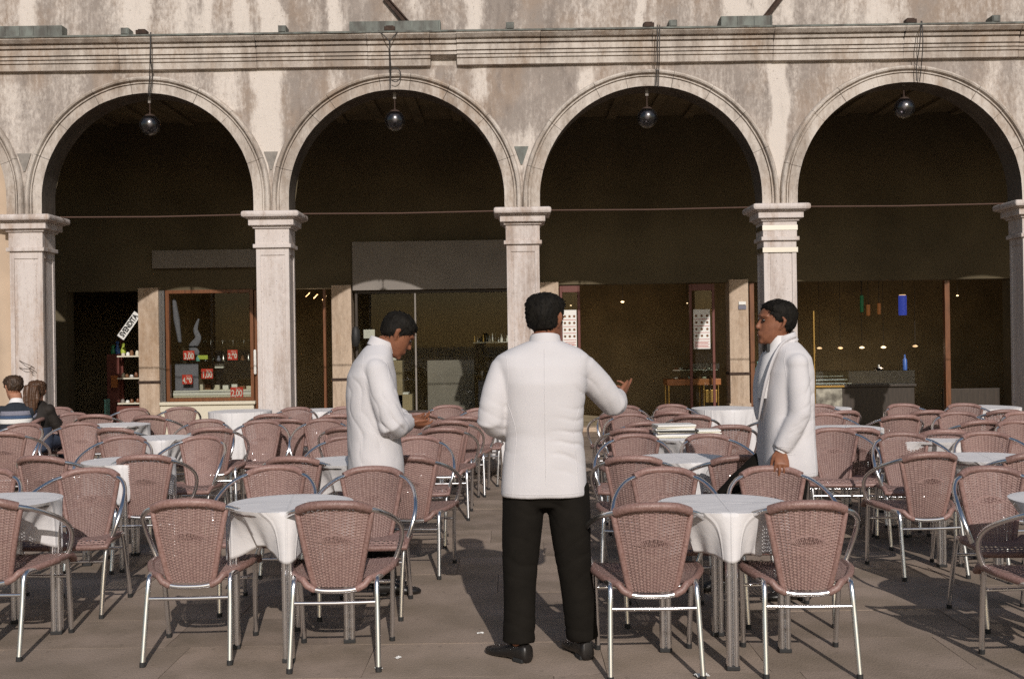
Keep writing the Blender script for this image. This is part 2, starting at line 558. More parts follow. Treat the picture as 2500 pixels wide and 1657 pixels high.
# ------------------------------------------------------------------ the square: ground sheet and paving stones
g = MB()
g.add([(-200, -200, -0.0085), (200, -200, -0.0085), (200, 200, -0.0085), (-200, 200, -0.0085)], [(0, 1, 2, 3)])
ground = g.build('ground', M_joint, fix=False)
ground['kind'] = 'structure'
pavement = bpy.data.objects.new('pavement', None)
COL.objects.link(pavement)
pavement['kind'] = 'structure'
def slab_mesh(lx, ly, m, seed):
    rr = random.Random(seed)
    nx, ny = 4, 3
    hx, hy = lx / 2 - 0.0016, ly / 2 - 0.0016
    mb = MB()
    vv = []
    for j in range(ny + 1):
        for i in range(nx + 1):
            e = i in (0, nx) or j in (0, ny)
            vv.append((-hx + 2 * hx * i / nx + (rr.uniform(-.0012, .0012) if e else 0), -hy + 2 * hy * j / ny + (rr.uniform(-.0012, .0012) if e else 0), -0.0012 if e else rr.uniform(-0.0012, 0.0)))
    ff = [(j * (nx + 1) + i, j * (nx + 1) + i + 1, (j + 1) * (nx + 1) + i + 1, (j + 1) * (nx + 1) + i) for j in range(ny) for i in range(nx)]
    rim = [i for i in range(nx + 1)] + [(nx + 1) * j + nx for j in range(1, ny + 1)] + [(nx + 1) * ny + i for i in range(nx - 1, -1, -1)] + [(nx + 1) * j for j in range(ny - 1, 0, -1)]
    k = len(vv)
    vv += [(vv[i][0], vv[i][1], -0.028) for i in rim]
    L = len(rim)
    ff += [(rim[a], k + a, k + (a + 1) % L, rim[(a + 1) % L]) for a in range(L)]
    mb.add(vv, ff)
    o = mb.build('paving_stone', m, pavement)
    me = o.data
    bpy.data.objects.remove(o)
    return me
ROWH = 0.52
WID = (0.72, 0.9, 1.08)
slabs = {(wd, q): slab_mesh(wd, ROWH, M_pave if q == 0 else M_pave2, int(wd * 100) + q) for wd in WID for q in (0, 1)}
rr = random.Random(3)
yy = 4.22
n_slab = 0
row_ends = []
while yy < 17.0 and n_slab < 298:
    half = 0.5 * yy + 0.6
    x = -half - rr.uniform(0, 0.8)
    xa = x
    while x < half and n_slab < 298:
        wd = rr.choice(WID)
        o = bpy.data.objects.new('paving_stone', slabs[(wd, rr.choice((0, 0, 1)))])
        COL.objects.link(o)
        o.parent = pavement
        o.location = (x + wd / 2, yy + ROWH / 2, rr.uniform(-0.0015, 0.0015))
        o.rotation_euler = (0, 0, rr.choice((0, PI)))
        x += wd
        n_slab += 1
    row_ends.append((yy, xa, x))
    yy += ROWH
pave_end = yy
# the rest of the square outside the laid stones: plain paved sheets at stone level (behind the camera, at the sides, far strip)
pv = MB()
pv.add([(-60, -60, -0.004), (60, -60, -0.004), (60, 4.216, -0.004), (-60, 4.216, -0.004)], [(0, 1, 2, 3)])
pv.add([(-60, pave_end + .004, -0.004), (60, pave_end + .004, -0.004), (60, 24, -0.004), (-60, 24, -0.004)], [(0, 1, 2, 3)])
po = pv.build('paving_sheet', M_pave, pavement, fix=False)
pv = MB()
for y0, xa, xb in row_ends:
    for a, b in ((-60, xa - .003), (xb + .003, 60)):
        pv.add([(a, y0, -0.002), (b, y0, -0.002), (b, y0 + ROWH, -0.002), (a, y0 + ROWH, -0.002)], [(0, 1, 2, 3)])
pv.build('paving_sheet', M_pave2, pavement, fix=False)

# ------------------------------------------------------------------ the arcade building
Y0 = 13.2            # front plane of the arcade wall
WT = 0.36            # wall thickness
ZC = 3.07            # top of the capitals
COLX = [-8.83, -5.915, -2.907, 0.149, 3.286, 6.45, 9.62]
bld = thing('arcade_building', 'weathered pale stone arcade building with round arches on square columns', 'building', (0, Y0, 0))
def bl(mb, name, m, parent=bld, **k):
    o = mb.build(name, m, None, **k)
    o.data.transform(Matrix.Translation((0, -Y0, 0)))
    o.parent = parent
    return o

# columns > capital, base, metal_band
def column(cx, bands=False):
    h, d0, d1 = 0.20, Y0 - 0.0, Y0 + WT
    s = MB()
    s.box(cx - h + .012, cx + h - .012, d0 + .012, d1 - .012, 0.30, 2.63)
    fw = 0.055
    for ya, yb in ((d0, d0 + .013), (d1 - .013, d1)):
        s.box(cx - h, cx - h + fw, ya, yb, 0.30, 2.628)
        s.box(cx + h - fw, cx + h, ya, yb, 0.30, 2.628)
        s.box(cx - h + fw, cx + h - fw, ya, yb, 2.54, 2.628)
        s.box(cx - h + fw, cx + h - fw, ya, yb, 0.30, 0.40)
    for xa, xb in ((cx - h, cx - h + .013), (cx + h - .013, cx + h)):
        s.box(xa, xb, d0 + .0132, d0 + fw, 0.302, 2.626)
        s.box(xa, xb, d1 - fw, d1 - .0132, 0.302, 2.626)
        s.box(xa, xb, d0 + fw, d1 - fw, 2.542, 2.626)
        s.box(xa, xb, d0 + fw, d1 - fw, 0.302, 0.40)
    # raised inner panel bead
    s.box(cx - h + fw + .025, cx + h - fw - .025, d0 + .006, d0 + .02, 0.44, 2.50)
    c = bl(s, 'column', M_col, bevel=0.004)
    k = MB()
    for hh, z0, z1 in ((0.232, 2.628, 2.675), (0.208, 2.675, 2.865), (0.232, 2.865, 2.885), (0.247, 2.885, 2.898), (0.275, 2.898, 2.978), (0.30, 2.978, 2.992)):
        e = hh - h
        k.box(cx - hh, cx + hh, d0 - e, d1 + e, z0, z1)
    kc = bl(k, 'capital', M_col, c, bevel=0.006)
    k = MB()
    e = 0.15
    k.box(cx - h - e, cx + h + e, d0 - e, d1 + e, 2.992, ZC)
    ab = bl(k, 'abacus', M_col, c, bevel=0.028)
    k = MB()
    for hh, z0, z1 in ((0.29, 0.0, 0.16), (0.255, 0.16, 0.24), (0.225, 0.24, 0.30)):
        e = hh - h
        k.box(cx - hh, cx + hh, d0 - e, d1 + e, z0, z1)
    bl(k, 'base', M_col, c, bevel=0.02)
    if bands:
        for z in (2.785, 2.515):
            k = MB()
            a, b2 = 0.2135, 0.2165
            e = 0.0145
            k.box(cx - h - e, cx + h + e, d0 - e, d0 - e + .003, z - .03, z + .03)
            k.box(cx - h - e, cx + h + e, d1 + e - .003, d1 + e, z - .03, z + .03)
            k.box(cx - h - e, cx - h - e + .003, d0 - e + .003, d1 + e - .003, z - .03, z + .03)
            k.box(cx + h + e - .003, cx + h + e, d0 - e + .003, d1 + e - .003, z - .03, z + .03)
            bl(k, 'metal_band', M_steel, c)
for i, cx in enumerate(COLX):
    column(cx, i == 4)

# arches: moulded archivolts with soffits, and the wall above them
ZTOP = 4.53
arches = []
for a, b in zip(COLX[:-1], COLX[1:]):
    half = (b - a) / 2
    ro, ri = half - 0.006, half - 0.215
    arches.append(((a + b) / 2, ri, ro, ZTOP - ri))
def arch_path(cx, r, zc, n=48):
    """points round the arch at radius r: (x, z), stilted down to the capital"""
    pts = [(cx + r, ZC), (cx + r, ZC + (zc - ZC) * 0.5)]
    pts += [(cx + r * math.cos(PI * i / n), zc + r * math.sin(PI * i / n)) for i in range(n + 1)]
    pts += [(cx - r, ZC + (zc - ZC) * 0.5), (cx - r, ZC)]
    return pts
for cx, ri, ro, zc in arches:
    prof = [(0.0, WT), (0.0, -0.030), (0.108, -0.030), (0.110, -0.012), (0.119, -0.012), (0.121, -0.040), (0.135, -0.040), (0.137, -0.018), (0.146, -0.018),
            (0.148, -0.042), (0.158, -0.062), (0.176, -0.070), (0.192, -0.062), (0.203, -0.044), (ro - ri, -0.020), (ro - ri, 0.06)]
    paths = [arch_path(cx, ri + dr, zc) for dr, _ in prof]
    L = len(paths[0])
    pts = []
    for (dr, py), pa in zip(prof, paths):
        row = []
        for i, (x, z) in enumerate(pa):
            nz = noise.noise(Vector((x * 2.2, py * 9, z * 2.2))) * 0.005 + noise.noise(Vector((x * 13, py * 30, z * 13))) * 0.003
            row.append((x + noise.noise(Vector((x * 9, z * 9, dr * 20))) * .003, Y0 + py + nz, z + noise.noise(Vector((z * 9, x * 9, dr * 20))) * .003))
        pts.append(row)
    mb = MB()
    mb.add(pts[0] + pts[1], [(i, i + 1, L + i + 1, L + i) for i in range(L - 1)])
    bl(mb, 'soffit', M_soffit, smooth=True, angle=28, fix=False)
    ra = random.Random(int(cx * 10))
    cutsa = [0] + sorted(set(round(2 + 48 * k / 9) + ra.choice((-1, 0, 1)) for k in range(1, 9))) + [L - 1]
    for i0, i1 in zip(cutsa[:-1], cutsa[1:]):
        sub = [r_[i0:i1 + 1] for r_ in pts[1:]]
        oy = ra.uniform(-.005, .003)
        vv = []
        n_ = i1 - i0 + 1
        for r_ in sub:
            for q, (x, y, z) in enumerate(r_):
                t = 0.0
                if q == 0 and i0:
                    t = .0022
                if q == n_ - 1 and i1 < L - 1:
                    t = -.0022
                dx, dz = x - cx, z - zc
                c_, s_ = math.cos(t / ri), math.sin(t / ri)
                vv.append((cx + dx * c_ - dz * s_, y + oy, zc + dx * s_ + dz * c_) if t else (x, y + oy, z))
        K = len(sub)
        ff = [(k * n_ + i, k * n_ + i + 1, (k + 1) * n_ + i + 1, (k + 1) * n_ + i) for k in range(K - 1) for i in range(n_ - 1)]
        ff += [tuple(k * n_ for k in range(K)), tuple(k * n_ + n_ - 1 for k in range(K - 1, -1, -1))]
        mb = MB()
        mb.add(vv, ff)
        bl(mb, 'arch_stone', M_trim, smooth=True, angle=28, fix=False)

# where rain has washed the wall pale: (x centre, half width, z top, z bottom, strength)
STREAKS = [(-5.85, .12, 6.5, 5.2, .9), (-4.52, .20, 6.5, 5.2, .9), (-4.05, .16, 6.5, 5.2, .2), (-3.70, .09, 6.5, 5.2, .7), (-3.25, .09, 6.5, 5.2, .8),
           (-2.88, .16, 6.5, 5.2, 1.0), (-2.08, .08, 6.5, 5.2, .9), (-1.1, .12, 6.5, 5.2, .5), (-.45, .10, 6.5, 5.2, .8), (.12, .08, 6.5, 5.2, .5), (1.62, .06, 6.5, 5.2, .8),
           (2.8, .20, 6.5, 5.3, .8), (3.1, .08, 6.5, 5.0, .7), (3.42, .07, 6.5, 5.2, .5), (4.55, .16, 6.5, 5.2, .45), (4.9, .07, 6.5, 5.2, .45),
           (-2.95, .19, 5.1, 3.7, 1.0), (-3.45, .20, 4.85, 4.35, .6), (-.35, .13, 4.8, 4.45, .6), (-.95, .05, 4.75, 4.5, .6), (3.29, .11, 4.95, 3.5, 1.1),
           (.95, .12, 4.7, 4.52, .7), (.12, .2, 3.95, 3.55, .6), (-6.0, .25, 4.6, 3.4, .35), (-2.1, .1, 4.75, 4.4, .4), (6.5, .2, 4.6, 3.4, .3), (5.9, .1, 4.8, 4.4, .4)]
def cleanness(x, z):
    c = 0.17 + 0.26 * noise.noise(Vector((x * 0.9, 3.1, z * 0.3))) + 0.14 * noise.noise(Vector((x * 6.0, 9.1, z * 0.5)))
    if z > 5.1:
        c += 0.05
    wob = noise.noise(Vector((x * 1.3, z * 2.2, 0))) * 0.07 + noise.noise(Vector((x * 5, z * 5, 2))) * 0.025
    for sx, hw, z1, z0, st in STREAKS:
        d = abs(x + wob - sx) / (hw * (1 + 0.35 * noise.noise(Vector((z * 3.1, sx * 7, 5)))))
        if d < 1.5:
            e = max(0.0, min(1.0, (1.15 - d) / 0.6))
            if z < z0 or z > z1:
                e *= max(0.0, 1 - max(z0 - z, z - z1) / 0.12)
            c = c + (1.0 * st - 0.1) * e * (1 - 0.3 * c)
    return max(0.0, min(1.0, c))

def wall_sheet(name, x0, x1, nx, zlo, z1, nz, y, m, relief=0.006):
    xs = [x0 + (x1 - x0) * i / nx for i in range(nx + 1)]
    vv, at = [], []
    for x in xs:
        a = zlo(x)
        for j in range(nz + 1):
            z = a + (z1 - a) * j / nz
            dy = noise.noise(Vector((x * 1.6, 7.7, z * 1.6))) * relief + noise.noise(Vector((x * 6, 1.7, z * 6))) * relief * 0.5
            vv.append((x, y + dy, z))
            at.append(cleanness(x, z))
    ff = [(i * (nz + 1) + j, (i + 1) * (nz + 1) + j, (i + 1) * (nz + 1) + j + 1, i * (nz + 1) + j + 1) for i in range(nx) for j in range(nz)]
    mb = MB()
    mb.add(vv, ff)
    o = bl(mb, name, m, smooth=True, angle=60, fix=False)
    a = o.data.attributes.new('clean', 'FLOAT', 'POINT')
    a.data.foreach_set('value', at)
    return o
def extrados(x):
    for cx, ri, ro, zc in arches:
        if abs(x - cx) < ro - 0.02:
            return max(ZC, zc + math.sqrt(max(0.0, (ro - 0.02) ** 2 - (x - cx) ** 2)))
    return ZC
wall_sheet('spandrel_wall', -8.8, 9.6, 520, extrados, 4.82, 44, Y0, M_wall)
wall_sheet('upper_wall', -9.5, 10.3, 420, lambda x: 5.12, 8.2, 60, Y0 + 0.03, M_wall)
mb = MB()       # the back of the wall, seen from inside the arcade
xs = [-8.8 + 18.4 * i / 260 for i in range(261)]
def intrados(x):
    for cx, ri, ro, zc in arches:
        if abs(x - cx) < ri:
            return max(ZC, zc + math.sqrt(ri * ri - (x - cx) ** 2))
    return ZC
vv = []
for x in xs:
    vv += [(x, Y0 + WT, intrados(x)), (x, Y0 + WT, 5.0)]
mb.add(vv, [(2 * i, 2 * i + 1, 2 * i + 3, 2 * i + 2) for i in range(260)])
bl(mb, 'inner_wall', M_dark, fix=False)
# chunky mass of the building above the arcade
mb = MB()
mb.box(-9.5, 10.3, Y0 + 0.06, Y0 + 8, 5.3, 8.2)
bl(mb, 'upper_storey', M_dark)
# dark copper wedge at the foot of the spandrels where two arches meet
for cx, z in ((COLX[1], 3.62), (COLX[2], 3.6), (COLX[3], 3.62)):
    mb = MB()
    hw = 0.085
    mb.add([(cx - hw, Y0 - .012, z + .2), (cx + hw, Y0 - .012, z + .2), (cx + .01, Y0 - .012, z - .02), (cx - .01, Y0 - .012, z - .02),
            (cx - hw, Y0 + .03, z + .2), (cx + hw, Y0 + .03, z + .2), (cx + .01, Y0 + .03, z - .02), (cx - .01, Y0 + .03, z - .02)],
           [(0, 1, 2, 3), (7, 6, 5, 4), (0, 4, 5, 1), (1, 5, 6, 2), (2, 6, 7, 3), (3, 7, 4, 0)])
    bl(mb, 'copper_wedge' if cx == COLX[3] else 'lead_wedge', M_copper if cx == COLX[3] else M_lead)

# cornice, in lengths as the stones are: profile (y out from the wall, z)
CP = [(0.05, 4.800), (-0.055, 4.812), (-0.060, 4.884), (-0.045, 4.886), (-0.045, 4.896), (-0.068, 4.898), (-0.068, 4.928), (-0.052, 4.930), (-0.052, 4.938),
      (-0.078, 4.940), (-0.078, 4.972), (-0.058, 4.974), (-0.058, 4.984), (-0.092, 4.986), (-0.092, 5.050), (-0.070, 5.053), (-0.070, 5.064), (-0.112, 5.068),
      (-0.122, 5.098), (-0.095, 5.102), (-0.095, 5.114), (-0.150, 5.120), (-0.188, 5.158), (-0.190, 5.178), (0.05, 5.192)]
cuts = [-9.5, -7.9, -6.35, -4.72, -3.05, -1.7, -.94, -.62, .4, 1.75, 3.22, 4.8, 6.2, 8.0, 10.3]
rr = random.Random(11)
for a, b in zip(cuts[:-1], cuts[1:]):
    mb = MB()
    n = max(2, int((b - a) / 0.12))
    dz, dy = rr.uniform(-.003, .003), rr.uniform(-.006, .004)
    rings = []
    broken = abs(a + .94) < 0.01
    for i in range(n + 1):
        x = a + 0.0015 + (b - a - 0.003) * i / n
        ring = []
        for k, (py, z) in enumerate(CP):
            q = noise.noise(Vector((x * 3.3, z * 11, 1.0))) * 0.005 + noise.noise(Vector((x * 11, z * 17, 4.0))) * 0.003
            if broken and k < 6 and py < 0:
                py = py * 0.1 + 0.02
            ring.append((x, Y0 + py + dy + q, z + dz + q * 0.5))
        rings.append(ring)
    mb.loft(rings)
    bl(mb, 'cornice_stone', M_trim, smooth=True, angle=25)
mb = MB()       # green copper flashing along the top edge of the cornice
for a, b in zip(cuts[:-1], cuts[1:]):
    mb.prism_x([(Y0 - .205, 5.176), (Y0 - .208, 5.196), (Y0 + .06, 5.216), (Y0 + .06, 5.196)], a + .002, b - .002)
bl(mb, 'copper_flashing', M_copper)
# copper boxes along the ledge
for x0, x1, z1 in ((-6.6, -5.38, 5.34), (-1.91, -.81, 5.335), (2.58, 3.2, 5.335)):
    mb = MB()
    mb.box(x0, x1, Y0 - .13, Y0 + .02, 5.206, z1)
    n = int((x1 - x0) / 0.16)
    for i in range(n + 1):
        xx = x0 + (x1 - x0 - 0.02) * i / n
        mb.box(xx, xx + .02, Y0 - .14, Y0 - .131, 5.208, z1 - .002)
    bl(mb, 'copper_box', M_copper, bevel=0.006)
for xc in (-4.62, -2.72, .03, 2.0, 5.9):
    mb = MB()
    mb.box(xc - .048, xc + .048, Y0 - .15, Y0 + .02, 5.206, 5.295)
    mb.box(xc - .038, xc + .038, Y0 - .16, Y0 - .151, 5.216, 5.285)
    bl(mb, 'copper_bracket', M_copper, bevel=0.005)
for (xa, za), (xb, zb) in (((-1.49, 5.66), (-1.21, 5.33)), ((3.36, 5.62), (3.14, 5.345))):
    mb = MB()
    d = Vector((xb - xa, 0, zb - za)).normalized()
    q = Vector((-d.z, 0, d.x)) * 0.032
    for s0, s1 in ((-1, -.55), (.55, 1)):
        A, B = Vector((xa, Y0 - .005, za)), Vector((xb, Y0 - .02, zb))
        ring = lambda P: [P + q * s0 + Vector((0, -.018, 0)), P + q * s1 + Vector((0, -.018, 0)), P + q * s1 + Vector((0, .018, 0)), P + q * s0 + Vector((0, .018, 0))]
        mb.loft([ring(A), ring(B)])
    A, B = Vector((xa, Y0 - .0, za)), Vector((xb, Y0 - .015, zb))
    ring2 = lambda P: [P + q * -.55, P + q * .55, P + q * .55 + Vector((0, .012, 0)), P + q * -.55 + Vector((0, .012, 0))]
    mb.loft([ring2(A), ring2(B)])
    bl(mb, 'strut', M_iron)
# thin iron tie rods at the springing of the arches
for (a, b) in zip(COLX[:-1], COLX[1:]):
    mb = MB()
    mb.tube([(a + .2, Y0 + .26, ZC - .0), ((a + b) / 2, Y0 + .26, ZC - .012), (b - .2, Y0 + .26, ZC - .0)], 0.009, 8)
    bl(mb, 'tie_rod', mat('iron_oxide_rod', (0.10, 0.058, 0.042), 0.9) if 'iron_oxide_rod' not in MATS else MATS['iron_oxide_rod'])
# iron fittings on the columns
mb = MB()
mb.box(-2.765, -2.715, Y0 - .035, Y0 + .001, .60, .665)
mb.box(-2.755, -2.725, Y0 - .05, Y0 - .036, .615, .65)
bl(mb, 'rusty_bracket', M_iron, bevel=0.004)
hk = thing('wire_hook', 'rusty wire hook fixed to the leftmost column above the seated children', 'hook', (-5.95, Y0, 1.2))
mb = MB()
mb.tube([(-.06, -.005, .10), (.02, -.06, .07), (.13, -.09, .03)], 0.004, 6)
mb.tube([(-.06, -.005, .01), (.02, -.06, .0), (.13, -.09, .0)], 0.004, 6)
mb.build('wire', M_iron, hk)
mb = MB()
mb.tube([(.13 + .028 * math.cos(t * .6), -.09, -.005 + .028 * math.sin(t * .6)) for t in range(9)], 0.005, 6)
mb.build('hook_end', M_iron, hk)

# arcade ceiling with beams
mb = MB()
mb.box(-9.5, 10.3, Y0 + WT - .02, 17.3, 4.95, 5.05)
bl(mb, 'ceiling', M_ceil)
for i in range(33):
    mb = MB()
    x = -9.2 + i * 0.6
    mb.box(x - .07, x + .07, Y0 + WT, 16.99, 4.90, 4.949)
    bl(mb, 'ceiling_beam', M_ceil)
mb = MB()
mb.box(-9.6, -9.5, Y0 + .5, 17.3, 0, 5)
mb.box(10.3, 10.4, Y0 + .5, 17.3, 0, 5)
bl(mb, 'end_wall', M_dark)

# ------------------------------------------------------------------ the shop row behind the arcade
YS = 17.0
shop = thing('shop_row', 'row of dark shop fronts under the arcade behind the columns', 'building', (0, YS, 0))
def sh(mb, name, m, parent=shop, **k):
    o = mb.build(name, m, None, **k)
    o.data.transform(Matrix.Translation((0, -YS, 0)))
    o.parent = parent
    return o
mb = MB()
mb.box(-9.5, 10.3, YS + .02, YS + .3, 2.32, 4.95)  # dark wall colour also carries the shade on the pilasters' upper stone
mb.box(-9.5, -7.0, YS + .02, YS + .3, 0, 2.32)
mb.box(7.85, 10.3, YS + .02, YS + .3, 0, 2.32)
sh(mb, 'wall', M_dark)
for x0, x1, top in ((-5.85, -5.53, 2.32), (-2.82, -2.51, 2.32), (.44, .74, 2.32), (3.41, 3.71, 2.32)):
    mb = MB()
    mb.box(x0, x1, YS - .06, YS + .25, 0.0, 2.36)
    mb.box(x0 - .02, x1 + .02, YS - .08, YS + .24, 0.0, .42)
    p = sh(mb, 'pilaster', M_pil, bevel=0.008)
    mb = MB()
    mb.box(x0 - .012, x1 + .012, YS - .075, YS + .24, .865, .905)
    sh(mb, 'iron_band', M_iron, p)
# interior rooms
mb = MB()
mb.box(-9.5, 10.3, 21.0, 21.2, 0, 3.2)
mb.box(-9.5, 10.3, YS + .3, 21, 3.0, 3.1)
for xx in (-9.4, -5.7, -2.66, .58, 3.56, 10.2):
    mb.box(xx - .08, xx + .08, YS + .305, 21, 0, 2.999)
sh(mb, 'interior_wall', M_room)
mb = MB()
mb.box(-9.4, 10.2, YS + .02, 21, 0.0, .012)
sh(mb, 'interior_floor', M_room)
for x0, x1, z0, z1 in ((-5.61, -3.98, 2.66, 2.94), (-2.48, .42, 2.27, 3.03)):
    mb = MB()
    mb.box(x0, x1, YS - .09, YS + .015, z0, z1)
    sh(mb, 'fascia_panel', M_grey, bevel=0.006)
mb = MB()
mb.box(.76, 3.40, YS - .02, YS + .3, .0, .075)
sh(mb, 'threshold', M_pil, bevel=0.006)
mb = MB()
mb.box(6.9, 7.8, YS + .33, YS + .42, .012, .58)
sh(mb, 'counter_panel', M_darkwood, bevel=0.006)

def shop_window(x0, x1, z0, z1, fw, mfr, mull=()):
    mb = MB()
    mb.box(x0, x0 + fw, YS + .0, YS + .08, z0, z1)
    mb.box(x1 - fw, x1, YS + .0, YS + .08, z0, z1)
    mb.box(x0 + fw, x1 - fw, YS + .002, YS + .078, z0, z0 + fw)
    mb.box(x0 + fw, x1 - fw, YS + .002, YS + .078, z1 - fw, z1)
    f = sh(mb, 'window_frame', mfr, bevel=0.004)
    edges = [x0 + fw] + list(mull) + [x1 - fw]
    for a, b in zip(edges[:-1], edges[1:]):
        mb = MB()
        mb.box(a + .012, b - .012, YS + .035, YS + .041, z0 + fw + .002, z1 - fw - .002)
        sh(mb, 'pane', M_glass, f)
    for x in mull:
        mb = MB()
        mb.box(x - .012, x + .012, YS + .01, YS + .07, z0 + fw, z1 - fw)
        sh(mb, 'mullion', M_grey, f)
    return f
shop_window(-5.44, -4.06, .57, 2.32, .055, M_wood)
mb = MB()
mb.box(-5.53, -4.06, YS - .05, YS + .2, 0.0, .52)
mb.box(-5.53, -4.03, YS - .09, YS + .2, .52, .568)
sh(mb, 'window_sill', M_cream, bevel=0.006)
mb = MB()
mb.box(-5.53, -5.49, YS - .03, YS + .1, .57, 2.32)
mb.box(-5.485, -5.45, YS - .01, YS + .1, .57, 2.32)
sh(mb, 'steel_jamb', M_steel)
mb = MB()
mb.tube([(-4.03, YS - .05, 1.35), (-4.03, YS - .05, 1.0)], 0.022, 10, round_ends=True)
sh(mb, 'tube_light', M_white, smooth=True)
mb = MB()
mb.box(-2.965, -2.925, YS, YS + .09, .012, 2.3)
mb.box(-4.045, -4.0, YS, YS + .09, .012, 2.3)
sh(mb, 'door_frame', M_wood, bevel=0.004)
shop_window(-2.46, .42, .34, 2.26, .04, M_darkwood, (-1.515,))
mb = MB()
mb.box(-2.5, .43, YS + .0, YS + .2, 0.0, .335)
sh(mb, 'window_sill', M_grey, bevel=0.006)
# open front: door leaves folded at the sides carrying posters
for x0, x1 in ((.76, 1.08), (2.80, 3.20)):
    mb = MB()
    for a, b, c, d in ((x0, x0 + .04, .08, 2.3), (x1 - .04, x1, .08, 2.3), (x0 + .04, x1 - .04, .08, .2), (x0 + .04, x1 - .04, 2.2, 2.3)):
        mb.box(a, b, YS + .05, YS + .09, c, d)
    f = sh(mb, 'door_leaf', M_darkred, bevel=0.003)
    mb = MB()
    mb.box(x0 + .042, x1 - .042, YS + .065, YS + .071, .202, 2.198)
    sh(mb, 'pane', M_glass, f)
mb = MB()
mb.tube([(4.765, YS + .08, .012), (4.765, YS + .08, 1.85)], 0.022, 12)
mb.lathe([(.0, 0), (.05, 0), (.05, .02), (.024, .05)], (4.765, YS + .08, .012), 14)
sh(mb, 'brass_post', M_brass, smooth=True)
mb = MB()
mb.box(3.75, 3.82, YS + .03, YS + .12, .012, 2.3)
mb.box(6.82, 6.9, YS + .03, YS + .12, .012, 2.3)
sh(mb, 'door_frame', M_wood, bevel=0.004)
# street number plaque on the pilaster
pl = thing('number_plaque', 'small white plaque high on the streaky pilaster near the right waiter', 'plaque', (3.61, YS - .07, 1.95))
MB().box(-.055, .055, -.008, .008, .012, .06).build('upper_plate', M_white, pl)
MB().box(-.06, .06, -.008, .008, -.06, .0).build('lower_plate', M_wgrey, pl)

